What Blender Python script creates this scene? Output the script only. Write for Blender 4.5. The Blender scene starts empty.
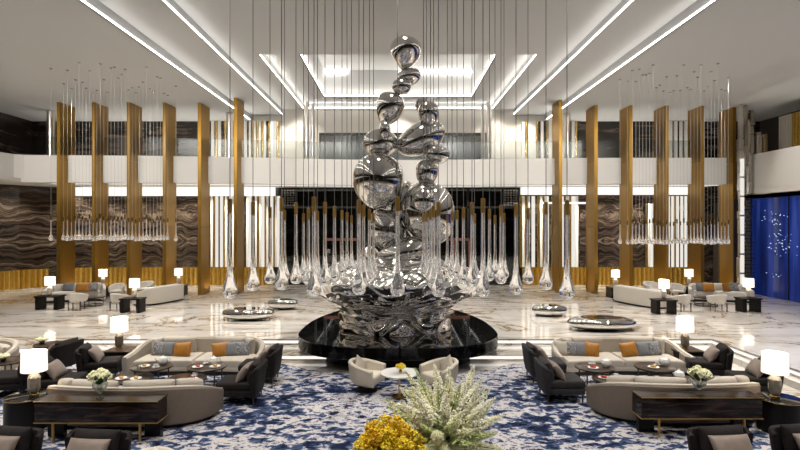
import bpy, bmesh, math, random
from mathutils import Vector, Matrix, noise
R = math.radians
PI = math.pi
random.seed(7)
sc = bpy.context.scene
C = sc.collection
F = 533.33

# ------------------------------------------------------------------ camera
cam_d = bpy.data.cameras.new('camera')
cam_d.sensor_width = 36.0
cam_d.lens = 24.0
cam_d.shift_x = 0.0025
cam_d.clip_end = 200
cam = bpy.data.objects.new('camera', cam_d)
cam.location = (0, 0, 3.2)
cam.rotation_euler = (R(90), 0, 0)
C.objects.link(cam)
sc.camera = cam
sc.view_settings.view_transform = 'Standard'
sc.view_settings.look = 'None'
sc.view_settings.exposure = 0.0
sc.view_settings.gamma = 1.0
sc.view_settings.use_curve_mapping = False
sc.cycles.use_denoising = True
sc.cycles.caustics_reflective = False
sc.cycles.caustics_refractive = False
sc.cycles.sample_clamp_indirect = 6.0
sc.cycles.max_bounces = 14
sc.cycles.transmission_bounces = 12
sc.cycles.glossy_bounces = 6
sc.cycles.diffuse_bounces = 4
sc.cycles.transparent_max_bounces = 16

def G2(px, py, z=-0.3):
    """floor position seen at a photo pixel, for a point at height z"""
    Y = F * (3.2 - z) / (py - 225.0)
    return (px - 398.0) * Y / F, Y
def XA(px, Y):
    return (px - 398.0) * Y / F
def ZA(py, Y):
    return 3.2 - (py - 225.0) * Y / F

# ------------------------------------------------------------------ materials
MATS = {}
def newmat(name):
    m = bpy.data.materials.new(name)
    m.use_nodes = True
    nt = m.node_tree
    b = nt.nodes['Principled BSDF']
    MATS[name] = m
    return m, nt, b
def pm(name, col, rough=0.5, metal=0.0, bump=0.0, bscale=200.0, spec=0.5, coat=0.0, var=0.0, vscale=6.0, emit=None, estr=0.0, sheen=0.0):
    m, nt, b = newmat(name)
    b.inputs['Base Color'].default_value = (*col, 1)
    b.inputs['Roughness'].default_value = rough
    b.inputs['Metallic'].default_value = metal
    b.inputs['Specular IOR Level'].default_value = spec
    b.inputs['Coat Weight'].default_value = coat
    b.inputs['Sheen Weight'].default_value = sheen
    if emit:
        b.inputs['Emission Color'].default_value = (*emit, 1)
        b.inputs['Emission Strength'].default_value = estr
    tc = nt.nodes.new('ShaderNodeTexCoord')
    if var > 0:
        n = nt.nodes.new('ShaderNodeTexNoise'); n.inputs['Scale'].default_value = vscale; n.inputs['Detail'].default_value = 5
        nt.links.new(tc.outputs['Object'], n.inputs['Vector'])
        r = nt.nodes.new('ShaderNodeValToRGB')
        r.color_ramp.elements[0].position = 0.3; r.color_ramp.elements[1].position = 0.7
        r.color_ramp.elements[0].color = (*[c * (1 - var) for c in col], 1)
        r.color_ramp.elements[1].color = (*[min(1, c * (1 + var)) for c in col], 1)
        nt.links.new(n.outputs['Fac'], r.inputs['Fac'])
        nt.links.new(r.outputs['Color'], b.inputs['Base Color'])
    if bump > 0:
        n2 = nt.nodes.new('ShaderNodeTexNoise'); n2.inputs['Scale'].default_value = bscale; n2.inputs['Detail'].default_value = 3
        nt.links.new(tc.outputs['Object'], n2.inputs['Vector'])
        bp = nt.nodes.new('ShaderNodeBump'); bp.inputs['Strength'].default_value = bump; bp.inputs['Distance'].default_value = 0.01
        nt.links.new(n2.outputs['Fac'], bp.inputs['Height'])
        nt.links.new(bp.outputs['Normal'], b.inputs['Normal'])
    return m
def emis(name, col, s):
    m = bpy.data.materials.new(name); m.use_nodes = True
    nt = m.node_tree; nt.nodes.clear()
    e = nt.nodes.new('ShaderNodeEmission'); e.inputs['Color'].default_value = (*col, 1); e.inputs['Strength'].default_value = s
    o = nt.nodes.new('ShaderNodeOutputMaterial'); nt.links.new(e.outputs[0], o.inputs[0])
    MATS[name] = m
    return m
def ramp(nt, stops, interp='LINEAR'):
    r = nt.nodes.new('ShaderNodeValToRGB')
    cr = r.color_ramp; cr.interpolation = interp
    while len(cr.elements) > 1: cr.elements.remove(cr.elements[-1])
    cr.elements[0].position = stops[0][0]; cr.elements[0].color = (*stops[0][1], 1)
    for p, c in stops[1:]:
        e = cr.elements.new(p); e.color = (*c, 1)
    return r
def node(nt, typ, **kw):
    n = nt.nodes.new(typ)
    for k, v in kw.items():
        if k in n.inputs: n.inputs[k].default_value = v
        else: setattr(n, k, v)
    return n

# polished cream marble with brown veins
def mk_marble():
    m, nt, b = newmat('cream_marble')
    tc = node(nt, 'ShaderNodeTexCoord')
    mp = node(nt, 'ShaderNodeMapping'); mp.inputs['Rotation'].default_value = (0, 0, R(18)); mp.inputs['Scale'].default_value = (0.45, 1.0, 1.0)
    nt.links.new(tc.outputs['Object'], mp.inputs['Vector'])
    n1 = node(nt, 'ShaderNodeTexNoise', Scale=0.42, Detail=9.0, Roughness=0.6, Distortion=1.8)
    nt.links.new(mp.outputs[0], n1.inputs['Vector'])
    s = node(nt, 'ShaderNodeMath', operation='SUBTRACT'); s.inputs[1].default_value = 0.5
    nt.links.new(n1.outputs['Fac'], s.inputs[0])
    a = node(nt, 'ShaderNodeMath', operation='ABSOLUTE'); nt.links.new(s.outputs[0], a.inputs[0])
    rv = ramp(nt, [(0.0, (0.25, 0.18, 0.11)), (0.006, (0.40, 0.32, 0.23)), (0.02, (0.62, 0.575, 0.52)), (0.07, (0.68, 0.65, 0.61)), (1.0, (0.71, 0.685, 0.65))])
    nt.links.new(a.outputs[0], rv.inputs['Fac'])
    n2 = node(nt, 'ShaderNodeTexNoise', Scale=0.9, Detail=8.0, Roughness=0.6, Distortion=0.8)
    nt.links.new(mp.outputs[0], n2.inputs['Vector'])
    r2 = ramp(nt, [(0.30, (0.58, 0.53, 0.47)), (0.5, (0.95, 0.94, 0.92)), (0.75, (1, 1, 1))])
    nt.links.new(n2.outputs['Fac'], r2.inputs['Fac'])
    mx = node(nt, 'ShaderNodeMix', data_type='RGBA', blend_type='MULTIPLY'); mx.inputs[0].default_value = 0.5
    nt.links.new(rv.outputs[0], mx.inputs[6]); nt.links.new(r2.outputs[0], mx.inputs[7])
    # slab joints
    br = node(nt, 'ShaderNodeTexBrick', Scale=1.0); br.offset = 0.5
    br.inputs['Color1'].default_value = (1, 1, 1, 1); br.inputs['Color2'].default_value = (0.9, 0.885, 0.87, 1); br.inputs['Mortar'].default_value = (0.55, 0.5, 0.44, 1)
    br.inputs['Mortar Size'].default_value = 0.006; br.inputs['Brick Width'].default_value = 1.8; br.inputs['Row Height'].default_value = 1.2
    nt.links.new(tc.outputs['Object'], br.inputs['Vector'])
    m2 = node(nt, 'ShaderNodeMix', data_type='RGBA', blend_type='MULTIPLY'); m2.inputs[0].default_value = 1.0
    nt.links.new(mx.outputs[2], m2.inputs[6]); nt.links.new(br.outputs['Color'], m2.inputs[7])
    nt.links.new(m2.outputs[2], b.inputs['Base Color'])
    b.inputs['Roughness'].default_value = 0.05
    b.inputs['Coat Weight'].default_value = 0.25
    b.inputs['Coat Roughness'].default_value = 0.03
    return m
mk_marble()

def mk_onyx():
    m, nt, b = newmat('bookmatched_onyx')
    tc = node(nt, 'ShaderNodeTexCoord')
    sp = node(nt, 'ShaderNodeSeparateXYZ'); nt.links.new(tc.outputs['Object'], sp.inputs[0])
    pp = node(nt, 'ShaderNodeMath', operation='PINGPONG'); pp.inputs[1].default_value = 1.75
    ax = node(nt, 'ShaderNodeMath', operation='MULTIPLY_ADD'); ax.inputs[1].default_value = -.8
    nt.links.new(sp.outputs['Y'], ax.inputs[0]); nt.links.new(sp.outputs['X'], ax.inputs[2]); nt.links.new(ax.outputs[0], pp.inputs[0])
    pz = node(nt, 'ShaderNodeMath', operation='PINGPONG'); pz.inputs[1].default_value = 2.35
    nt.links.new(sp.outputs['Z'], pz.inputs[0])
    cb = node(nt, 'ShaderNodeCombineXYZ')
    nt.links.new(pp.outputs[0], cb.inputs['X']); nt.links.new(pz.outputs[0], cb.inputs['Z']); nt.links.new(sp.outputs['Y'], cb.inputs['Y'])
    wn = node(nt, 'ShaderNodeTexNoise', Scale=0.75, Detail=3.0); nt.links.new(cb.outputs[0], wn.inputs['Vector'])
    wm_ = node(nt, 'ShaderNodeMath', operation='MULTIPLY_ADD'); wm_.inputs[1].default_value = 1.15
    nt.links.new(wn.outputs['Fac'], wm_.inputs[0]); nt.links.new(pz.outputs[0], wm_.inputs[2])
    c2 = node(nt, 'ShaderNodeCombineXYZ'); nt.links.new(pp.outputs[0], c2.inputs['X']); nt.links.new(wm_.outputs[0], c2.inputs['Z'])
    mp = node(nt, 'ShaderNodeMapping'); mp.inputs['Scale'].default_value = (0.13, 0.0, 2.7)
    nt.links.new(c2.outputs[0], mp.inputs['Vector'])
    n1 = node(nt, 'ShaderNodeTexNoise', Scale=1.15, Detail=6.0, Roughness=0.68, Distortion=0.1)
    nt.links.new(mp.outputs[0], n1.inputs['Vector'])
    rr = ramp(nt, [(0.30, (0.004, 0.003, 0.003)), (0.40, (0.010, 0.007, 0.006)), (0.44, (0.06, 0.042, 0.032)), (0.47, (0.012, 0.009, 0.007)), (0.50, (0.035, 0.023, 0.017)), (0.53, (0.14, 0.107, 0.08)), (0.55, (0.035, 0.024, 0.018)), (0.575, (0.007, 0.005, 0.004)), (0.61, (0.07, 0.05, 0.038)), (0.64, (0.21, 0.165, 0.13)), (0.67, (0.03, 0.02, 0.016)), (0.75, (0.006, 0.005, 0.004))])
    nt.links.new(n1.outputs['Fac'], rr.inputs['Fac'])
    nt.links.new(rr.outputs[0], b.inputs['Base Color'])
    b.inputs['Roughness'].default_value = 0.18
    return m
mk_onyx()

def mk_dark_onyx():
    m, nt, b = newmat('dark_onyx')
    tc = node(nt, 'ShaderNodeTexCoord')
    mp = node(nt, 'ShaderNodeMapping'); mp.inputs['Scale'].default_value = (0.25, 0.25, 1.6)
    nt.links.new(tc.outputs['Object'], mp.inputs['Vector'])
    n1 = node(nt, 'ShaderNodeTexNoise', Scale=1.3, Detail=8.0, Roughness=0.6, Distortion=0.8)
    nt.links.new(mp.outputs[0], n1.inputs['Vector'])
    rr = ramp(nt, [(0.3, (0.006, 0.005, 0.005)), (0.5, (0.02, 0.014, 0.011)), (0.58, (0.10, 0.075, 0.06)), (0.64, (0.018, 0.013, 0.01)), (0.8, (0.05, 0.038, 0.03))])
    nt.links.new(n1.outputs['Fac'], rr.inputs['Fac']); nt.links.new(rr.outputs[0], b.inputs['Base Color'])
    b.inputs['Roughness'].default_value = 0.25
mk_dark_onyx()

def mk_carpet():
    m, nt, b = newmat('patterned_carpet')
    tc = node(nt, 'ShaderNodeTexCoord')
    mp = node(nt, 'ShaderNodeMapping'); mp.inputs['Scale'].default_value = (0.9, 1.25, 1.0)
    nt.links.new(tc.outputs['Object'], mp.inputs['Vector'])
    big = node(nt, 'ShaderNodeTexNoise', Scale=0.55, Detail=2.0)
    nt.links.new(mp.outputs[0], big.inputs['Vector'])
    fine = node(nt, 'ShaderNodeTexNoise', Scale=4.8, Detail=5.0, Roughness=0.55, Distortion=0.4)
    nt.links.new(mp.outputs[0], fine.inputs['Vector'])
    a = node(nt, 'ShaderNodeMath', operation='MULTIPLY_ADD'); a.inputs[1].default_value = 0.55; 
    nt.links.new(big.outputs['Fac'], a.inputs[0]); nt.links.new(fine.outputs['Fac'], a.inputs[2])
    s = node(nt, 'ShaderNodeMath', operation='SUBTRACT'); s.inputs[1].default_value = 0.275
    nt.links.new(a.outputs[0], s.inputs[0])
    white = (0.50, 0.475, 0.465); lav = (0.155, 0.165, 0.26); mid = (0.05, 0.07, 0.145); navy = (0.010, 0.014, 0.04); teal = (0.025, 0.055, 0.10)
    rr = ramp(nt, [(0.0, navy), (0.375, teal), (0.41, mid), (0.455, lav), (0.482, white), (0.597, lav), (0.615, mid), (0.632, white), (0.665, navy)], 'CONSTANT')
    nt.links.new(s.outputs[0], rr.inputs['Fac'])
    n3 = node(nt, 'ShaderNodeTexNoise', Scale=8.0, Detail=3.0, Distortion=0.4)
    mp3 = node(nt, 'ShaderNodeMapping'); mp3.inputs['Location'].default_value = (13, 7, 0); mp3.inputs['Scale'].default_value = (0.8, 1.2, 1)
    nt.links.new(tc.outputs['Object'], mp3.inputs['Vector']); nt.links.new(mp3.outputs[0], n3.inputs['Vector'])
    r3 = ramp(nt, [(0.0, (0.07, 0.09, 0.2)), (0.365, (0.45, 0.48, 0.62)), (0.405, (1, 1, 1))], 'CONSTANT')
    nt.links.new(n3.outputs['Fac'], r3.inputs['Fac'])
    mx = node(nt, 'ShaderNodeMix', data_type='RGBA', blend_type='MULTIPLY'); mx.inputs[0].default_value = 1.0
    nt.links.new(rr.outputs[0], mx.inputs[6]); nt.links.new(r3.outputs[0], mx.inputs[7])
    nt.links.new(mx.outputs[2], b.inputs['Base Color'])
    b.inputs['Roughness'].default_value = 0.95
    b.inputs['Specular IOR Level'].default_value = 0.1
    nb = node(nt, 'ShaderNodeTexNoise', Scale=90.0, Detail=2.0); nt.links.new(tc.outputs['Object'], nb.inputs['Vector'])
    bp = node(nt, 'ShaderNodeBump', Strength=0.4, Distance=0.01); nt.links.new(nb.outputs['Fac'], bp.inputs['Height']); nt.links.new(bp.outputs['Normal'], b.inputs['Normal'])
mk_carpet()

def mk_gold(name, c0, c1, rough, metal, sx):
    m, nt, b = newmat(name)
    tc = node(nt, 'ShaderNodeTexCoord')
    mp = node(nt, 'ShaderNodeMapping'); mp.inputs['Scale'].default_value = (sx, sx, 0.15)
    nt.links.new(tc.outputs['Object'], mp.inputs['Vector'])
    n = node(nt, 'ShaderNodeTexNoise', Scale=1.0, Detail=4.0); nt.links.new(mp.outputs[0], n.inputs['Vector'])
    rr = ramp(nt, [(0.3, c0), (0.7, c1)]); nt.links.new(n.outputs['Fac'], rr.inputs['Fac']); nt.links.new(rr.outputs[0], b.inputs['Base Color'])
    b.inputs['Metallic'].default_value = metal; b.inputs['Roughness'].default_value = rough
    return m
mk_gold('bronze_gold', (0.32, 0.178, 0.029), (0.37, 0.208, 0.036), 0.38, 0.78, 8)
mk_gold('fluted_gold', (0.58, 0.36, 0.06), (0.88, 0.62, 0.17), 0.27, 0.85, 3)
pm('bright_brass', (0.62, 0.42, 0.14), 0.25, 1.0)
pm('drop_brass', (0.46, 0.28, 0.08), 0.35, 0.6)
pm('chrome', (0.70, 0.69, 0.67), 0.02, 1.0)
pm('bowl_chrome', (0.90, 0.885, 0.86), 0.02, 1.0)
pm('polished_steel', (0.74, 0.70, 0.65), 0.3, 1.0)
pm('brushed_steel', (0.55, 0.52, 0.47), 0.22, 1.0)
pm('ceiling_paint', (0.57, 0.58, 0.59), 0.85)
pm('white_plaster', (0.80, 0.78, 0.75), 0.6)
pm('cream_wall', (0.72, 0.68, 0.62), 0.6)
pm('dark_wall', (0.04, 0.035, 0.03), 0.5)
pm('black_gloss', (0.006, 0.006, 0.006), 0.04, 0.0, spec=0.6, coat=0.5)
pm('black_metal', (0.015, 0.014, 0.013), 0.35, 0.4)
pm('black_lacquer', (0.007, 0.006, 0.006), 0.35, spec=0.2)
pm('beige_fabric', (0.47, 0.42, 0.355), 0.9, bump=0.25, bscale=320, var=0.05, vscale=30)
pm('shell_fabric', (0.215, 0.17, 0.13), 0.75, bump=0.15, bscale=260, var=0.05, vscale=20)
pm('cream_fabric', (0.60, 0.54, 0.44), 0.9, bump=0.25, bscale=320, var=0.04, vscale=25)
pm('pale_fabric', (0.66, 0.62, 0.56), 0.9, bump=0.2, bscale=320)
pm('charcoal_velvet', (0.018, 0.0145, 0.014), 0.75, spec=0.15, bump=0.2, bscale=260, var=0.2, vscale=12, sheen=0.02)
pm('slate_velvet', (0.034, 0.032, 0.033), 0.75, spec=0.15, bump=0.2, bscale=260, var=0.2, vscale=12, sheen=0.02)
pm('taupe_satin', (0.20, 0.15, 0.12), 0.5, bump=0.1, bscale=120, var=0.1, vscale=10, sheen=0.2)
pm('ochre_velvet', (0.38, 0.155, 0.014), 0.5, bump=0.1, bscale=140, var=0.12, vscale=12)
pm('grey_velvet', (0.17, 0.175, 0.185), 0.7, var=0.12, vscale=14)
pm('walnut', (0.045, 0.027, 0.018), 0.28, var=0.35, vscale=7, coat=0.2)
pm('wood_leg', (0.05, 0.03, 0.02), 0.4)
pm('white_marble_top', (0.78, 0.77, 0.75), 0.12, var=0.05, vscale=8)
pm('porcelain', (0.82, 0.82, 0.80), 0.15)
pm('silver', (0.75, 0.74, 0.72), 0.12, 1.0)
pm('lamp_stone', (0.30, 0.265, 0.215), 0.2, var=0.2, vscale=14, coat=0.2)
pm('pale_lamp_stone', (0.72, 0.68, 0.6), 0.3)
pm('smoked_lamp_stone', (0.17, 0.14, 0.11), 0.22, var=0.2, vscale=14)
pm('food_red', (0.45, 0.04, 0.03), 0.4)
pm('food_gold', (0.55, 0.30, 0.06), 0.5)
pm('tea', (0.06, 0.02, 0.01), 0.1)
pm('petal_white', (0.90, 0.87, 0.70), 0.7, var=0.12, vscale=20)
pm('petal_cream', (0.84, 0.82, 0.54), 0.7, var=0.15, vscale=20)
pm('petal_green', (0.50, 0.56, 0.25), 0.7)
pm('leaf_green', (0.07, 0.13, 0.03), 0.55, var=0.3, vscale=10)
pm('petal_yellow', (0.86, 0.62, 0.03), 0.6, var=0.25, vscale=15)
pm('petal_amber', (0.74, 0.47, 0.015), 0.6, var=0.25, vscale=15)
pm('bark', (0.05, 0.045, 0.04), 0.9)
pm('door_red_brown', (0.20, 0.07, 0.035), 0.4)
pm('night_leaf', (0.03, 0.05, 0.03), 0.7)
pm('cable', (0.16, 0.155, 0.15), 0.5, 0.0)
pm('fine_cable', (0.5, 0.49, 0.47), 0.5, 0.0)
emis('led_white', (1.0, 0.95, 0.88), 11.0)
emis('led_step', (1.0, 0.96, 0.9), 1.15)
emis('backlit_white', (1.0, 0.95, 0.86), 0.85)
emis('soffit_glow', (1.0, 0.97, 0.92), 1.15)
emis('spark', (0.55, 0.75, 1.0), 0.9)

def mk_pattern_cushion():
    m, nt, b = newmat('patterned_cushion')
    tc = node(nt, 'ShaderNodeTexCoord')
    v = node(nt, 'ShaderNodeTexNoise', Scale=9.0, Detail=3.0, Distortion=2.2); nt.links.new(tc.outputs['Object'], v.inputs['Vector'])
    rr = ramp(nt, [(0.0, (0.10, 0.10, 0.12)), (0.44, (0.36, 0.35, 0.34)), (0.52, (0.10, 0.10, 0.12)), (0.62, (0.38, 0.37, 0.36))], 'CONSTANT')
    nt.links.new(v.outputs['Fac'], rr.inputs['Fac']); nt.links.new(rr.outputs[0], b.inputs['Base Color']); b.inputs['Roughness'].default_value = 0.8
mk_pattern_cushion()

def mk_console():
    m, nt, b = newmat('striped_veneer')
    tc = node(nt, 'ShaderNodeTexCoord')
    mp = node(nt, 'ShaderNodeMapping'); mp.inputs['Scale'].default_value = (0.7, 1.5, 9.0); nt.links.new(tc.outputs['Object'], mp.inputs['Vector'])
    v = node(nt, 'ShaderNodeTexNoise', Scale=2.2, Detail=6.0, Distortion=0.6); nt.links.new(mp.outputs[0], v.inputs['Vector'])
    rr = ramp(nt, [(0.3, (0.004, 0.003, 0.003)), (0.5, (0.010, 0.006, 0.005)), (0.6, (0.05, 0.027, 0.02)), (0.75, (0.012, 0.007, 0.005))])
    nt.links.new(v.outputs['Fac'], rr.inputs['Fac']); nt.links.new(rr.outputs[0], b.inputs['Base Color'])
    b.inputs['Roughness'].default_value = 0.12; b.inputs['Specular IOR Level'].default_value = 0.3
mk_console()

def mk_glass(name, col=(1, 1, 1), rough=0.0, ior=1.45, mixt=0.0):
    m = bpy.data.materials.new(name); m.use_nodes = True
    nt = m.node_tree; nt.nodes.clear()
    g = node(nt, 'ShaderNodeBsdfGlass', Roughness=rough, IOR=ior); g.inputs['Color'].default_value = (*col, 1)
    o = node(nt, 'ShaderNodeOutputMaterial')
    if mixt:
        t = node(nt, 'ShaderNodeBsdfTransparent'); t.inputs['Color'].default_value = (*col, 1)
        x = node(nt, 'ShaderNodeMixShader'); x.inputs[0].default_value = mixt
        nt.links.new(g.outputs[0], x.inputs[1]); nt.links.new(t.outputs[0], x.inputs[2]); nt.links.new(x.outputs[0], o.inputs[0])
    else:
        nt.links.new(g.outputs[0], o.inputs[0])
    MATS[name] = m
mk_glass('clear_glass_plain', (0.98, 0.98, 0.97), 0.0, 1.45, 0.25)
for nm_, ior_, em_ in (('clear_glass', 1.42, .035), ('glowing_glass', 1.3, .08)):
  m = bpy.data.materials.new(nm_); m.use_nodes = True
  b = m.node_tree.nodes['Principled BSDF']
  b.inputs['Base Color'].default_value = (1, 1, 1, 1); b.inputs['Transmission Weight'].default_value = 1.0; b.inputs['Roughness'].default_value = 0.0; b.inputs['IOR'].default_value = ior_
  b.inputs['Emission Color'].default_value = (1, .97, .92, 1); b.inputs['Emission Strength'].default_value = em_  # faint glow added to whiten both drop glasses
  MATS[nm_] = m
mk_glass('vase_glass', (0.95, 0.97, 0.97), 0.0, 1.3, 0.4)

def mk_pane(name, tint, refl, rough=0.02, gl=1.0):
    m = bpy.data.materials.new(name); m.use_nodes = True
    nt = m.node_tree; nt.nodes.clear()
    t = node(nt, 'ShaderNodeBsdfTransparent'); t.inputs['Color'].default_value = (*tint, 1)
    g = node(nt, 'ShaderNodeBsdfGlossy', Roughness=rough); g.inputs['Color'].default_value = (0.93 * gl, 0.95 * gl, 0.96 * gl, 1)
    f = node(nt, 'ShaderNodeFresnel', IOR=1.5)
    ma = node(nt, 'ShaderNodeMath', operation='MULTIPLY_ADD'); ma.inputs[1].default_value = 1.0; ma.inputs[2].default_value = refl; ma.use_clamp = True
    nt.links.new(f.outputs[0], ma.inputs[0])
    x = node(nt, 'ShaderNodeMixShader'); nt.links.new(ma.outputs[0], x.inputs[0]); nt.links.new(t.outputs[0], x.inputs[1]); nt.links.new(g.outputs[0], x.inputs[2])
    o = node(nt, 'ShaderNodeOutputMaterial'); nt.links.new(x.outputs[0], o.inputs[0])
    MATS[name] = m
mk_pane('night_pane', (0.55, 0.62, 0.6), 0.06)
mk_pane('balustrade_pane', (0.84, 0.86, 0.85), 0.0, 0.22, .3)
mk_pane('gallery_pane', (0.44, 0.45, 0.44), 0.0, 0.22, .35)

def mk_shade():
    m = bpy.data.materials.new('lit_lampshade'); m.use_nodes = True
    nt = m.node_tree; b = nt.nodes['Principled BSDF']
    b.inputs['Base Color'].default_value = (0.85, 0.83, 0.78, 1); b.inputs['Roughness'].default_value = 0.9
    b.inputs['Emission Color'].default_value = (1.0, 0.93, 0.82, 1); b.inputs['Emission Strength'].default_value = 0.95
    MATS['lit_lampshade'] = m
mk_shade()

def mk_blue():
    m, nt, b = newmat('blue_art_glass')
    tc = node(nt, 'ShaderNodeTexCoord')
    mp = node(nt, 'ShaderNodeMapping'); mp.inputs['Scale'].default_value = (1.0, 2.2, 0.16); nt.links.new(tc.outputs['Object'], mp.inputs['Vector'])
    v = node(nt, 'ShaderNodeTexNoise', Scale=1.0, Detail=4.0); nt.links.new(mp.outputs[0], v.inputs['Vector'])
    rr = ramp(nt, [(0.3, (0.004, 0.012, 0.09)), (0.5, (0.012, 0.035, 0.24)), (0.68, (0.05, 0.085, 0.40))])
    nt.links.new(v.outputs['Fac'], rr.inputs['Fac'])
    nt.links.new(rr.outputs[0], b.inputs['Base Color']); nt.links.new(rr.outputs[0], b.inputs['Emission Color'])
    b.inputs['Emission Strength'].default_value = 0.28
    b.inputs['Roughness'].default_value = 0.12
mk_blue()

# ------------------------------------------------------------------ mesh builder
class G:
    def __init__(s): s.bm = bmesh.new()
    def box(s, c, d, rz=0, bev=0, seg=2, M=None):
        r = bmesh.ops.create_cube(s.bm, size=1.0)
        vs = r['verts']
        T = Matrix.Translation(c) @ Matrix.Rotation(rz, 4, 'Z') @ Matrix.Diagonal((*d, 1))
        if M is not None: T = M @ T
        bmesh.ops.transform(s.bm, matrix=T, verts=vs)
        if bev > 0:
            es = list({e for v in vs for e in v.link_edges})
            bmesh.ops.bevel(s.bm, geom=es, offset=bev, segments=seg, profile=0.6, affect='EDGES')
        return s
    def tube(s, p0, p1, r0, r1=None, n=10):
        p0 = Vector(p0); p1 = Vector(p1); r1 = r0 if r1 is None else r1
        d = (p1 - p0); L = d.length
        q = d.to_track_quat('Z', 'Y').to_matrix().to_4x4()
        bmesh.ops.create_cone(s.bm, cap_ends=True, segments=n, radius1=r0, radius2=r1, depth=L, matrix=Matrix.Translation((p0 + p1) / 2) @ q)
        return s
    def lathe(s, prof, n=24, c=(0, 0, 0), sx=1.0, sy=1.0, cap=True):
        rings = []
        for r, z in prof:
            if r < 1e-5: rings.append([s.bm.verts.new((c[0], c[1], c[2] + z))])
            else: rings.append([s.bm.verts.new((c[0] + r * sx * math.cos(2 * PI * k / n), c[1] + r * sy * math.sin(2 * PI * k / n), c[2] + z)) for k in range(n)])
        for a, b in zip(rings, rings[1:]):
            for k in range(n):
                k2 = (k + 1) % n
                if len(a) == 1 and len(b) == 1: continue
                if len(a) == 1: s.bm.faces.new((a[0], b[k2], b[k]))
                elif len(b) == 1: s.bm.faces.new((a[k], a[k2], b[0]))
                else: s.bm.faces.new((a[k], a[k2], b[k2], b[k]))
        if cap:
            if len(rings[0]) > 1: s.bm.faces.new(list(reversed(rings[0])))
            if len(rings[-1]) > 1: s.bm.faces.new(rings[-1])
        return s
    def ell(s, c, r, rot=(0, 0, 0), u=24, v=16):
        M = Matrix.Translation(c) @ Matrix.Rotation(rot[2], 4, 'Z') @ Matrix.Rotation(rot[1], 4, 'Y') @ Matrix.Rotation(rot[0], 4, 'X') @ Matrix.Diagonal((*r, 1))
        bmesh.ops.create_uvsphere(s.bm, u_segments=u, v_segments=v, radius=1.0, matrix=M)
        return s
    def ico(s, c, r, sub=1):
        bmesh.ops.create_icosphere(s.bm, subdivisions=sub, radius=1.0, matrix=Matrix.Translation(c) @ Matrix.Diagonal((*r, 1)) if isinstance(r, tuple) else Matrix.Translation(c) @ Matrix.Scale(r, 4))
        return s
    def prism(s, poly, z0, z1, bev=0, seg=2):
        bot = [s.bm.verts.new((x, y, z0)) for x, y in poly]; top = [s.bm.verts.new((x, y, z1)) for x, y in poly]
        n = len(poly); fs = []
        fs.append(s.bm.faces.new(list(reversed(bot)))); ft = s.bm.faces.new(top)
        for k in range(n): s.bm.faces.new((bot[k], bot[(k + 1) % n], top[(k + 1) % n], top[k]))
        if bev:
            es = [e for f in (ft,) for e in f.edges] + [e for e in fs[0].edges]
            bmesh.ops.bevel(s.bm, geom=es, offset=bev, segments=seg, profile=0.6, affect='EDGES')
        return s
    def sweep(s, path, prof, cap=True, closed=False):
        n = len(path); rows = []
        for i in range(n):
            if closed: p0 = path[i - 1]; p1 = path[(i + 1) % n]
            else: p0 = path[max(0, i - 1)]; p1 = path[min(n - 1, i + 1)]
            tx, ty = p1[0] - p0[0], p1[1] - p0[1]; l = math.hypot(tx, ty) or 1
            nx, ny = -ty / l, tx / l
            rows.append([s.bm.verts.new((path[i][0] + nx * o, path[i][1] + ny * o, z)) for o, z in prof(i, n)])
        m = len(rows[0])
        for i in range(n if closed else n - 1):
            a, b = rows[i], rows[(i + 1) % n]
            for k in range(m): s.bm.faces.new((a[k], b[k], b[(k + 1) % m], a[(k + 1) % m]))
        if cap and not closed:
            s.bm.faces.new(list(reversed(rows[0]))); s.bm.faces.new(rows[-1])
        return s
    def slab(s, x0, x1, yb, yf, z0, z1, r=0.06, nx=9, ny=9, crown=0.02):
        def sp(n): 
            ts = [0, .25, .6, 1.0]
            return ts
        us = [0, .02, .06, .12] + [.12 + .76 * k / nx for k in range(1, nx)] + [.88, .94, .98, 1]
        g = []
        for u in us:
            x = x0 + (x1 - x0) * u; b = yb(x); f = yf(x); col = []
            for w in us:
                y = b + (f - b) * w
                d = min(u, 1 - u) * (x1 - x0); e = min(w, 1 - w) * abs(f - b)
                def q(t): t = min(1, t / r); return 1 - math.sqrt(max(0, 1 - (1 - t) ** 2))
                z = z1 - r * max(q(d), q(e)) * 0.9 + crown * math.sin(PI * u) * math.sin(PI * w)
                col.append(s.bm.verts.new((x, y, z)))
            g.append(col)
        n = len(us)
        for i in range(n - 1):
            for j in range(n - 1): s.bm.faces.new((g[i][j], g[i + 1][j], g[i + 1][j + 1], g[i][j + 1]))
        edge = [g[i][0] for i in range(n)] + [g[n - 1][j] for j in range(1, n)] + [g[i][n - 1] for i in range(n - 2, -1, -1)] + [g[0][j] for j in range(n - 2, 0, -1)]
        low = [s.bm.verts.new((v.co.x, v.co.y, z0)) for v in edge]
        k = len(edge)
        for i in range(k): s.bm.faces.new((edge[i], low[i], low[(i + 1) % k], edge[(i + 1) % k]))
        s.bm.faces.new(low)
        return s
    def pillow(s, w, h, t, M=Matrix.Identity(4), n=12):
        def pt(u, v, sgn):
            a = 1 - abs(u) ** 3.2; b = 1 - abs(v) ** 3.2
            th = t * 0.5 * (max(0, a) ** 0.55) * (max(0, b) ** 0.55)
            k = 1 - 0.06 * (1 - abs(v) ** 2) * abs(u) ** 6; k2 = 1 - 0.06 * (1 - abs(u) ** 2) * abs(v) ** 6
            return M @ Vector((u * w / 2 * k, sgn * th, h / 2 + v * h / 2 * k2))
        us = [-math.cos(PI * i / n) for i in range(n + 1)]
        for sgn in (1, -1):
            g = [[s.bm.verts.new(pt(u, v, sgn)) for v in us] for u in us]
            for i in range(n):
                for j in range(n):
                    f = (g[i][j], g[i + 1][j], g[i + 1][j + 1], g[i][j + 1])
                    s.bm.faces.new(f if sgn < 0 else tuple(reversed(f)))
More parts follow.
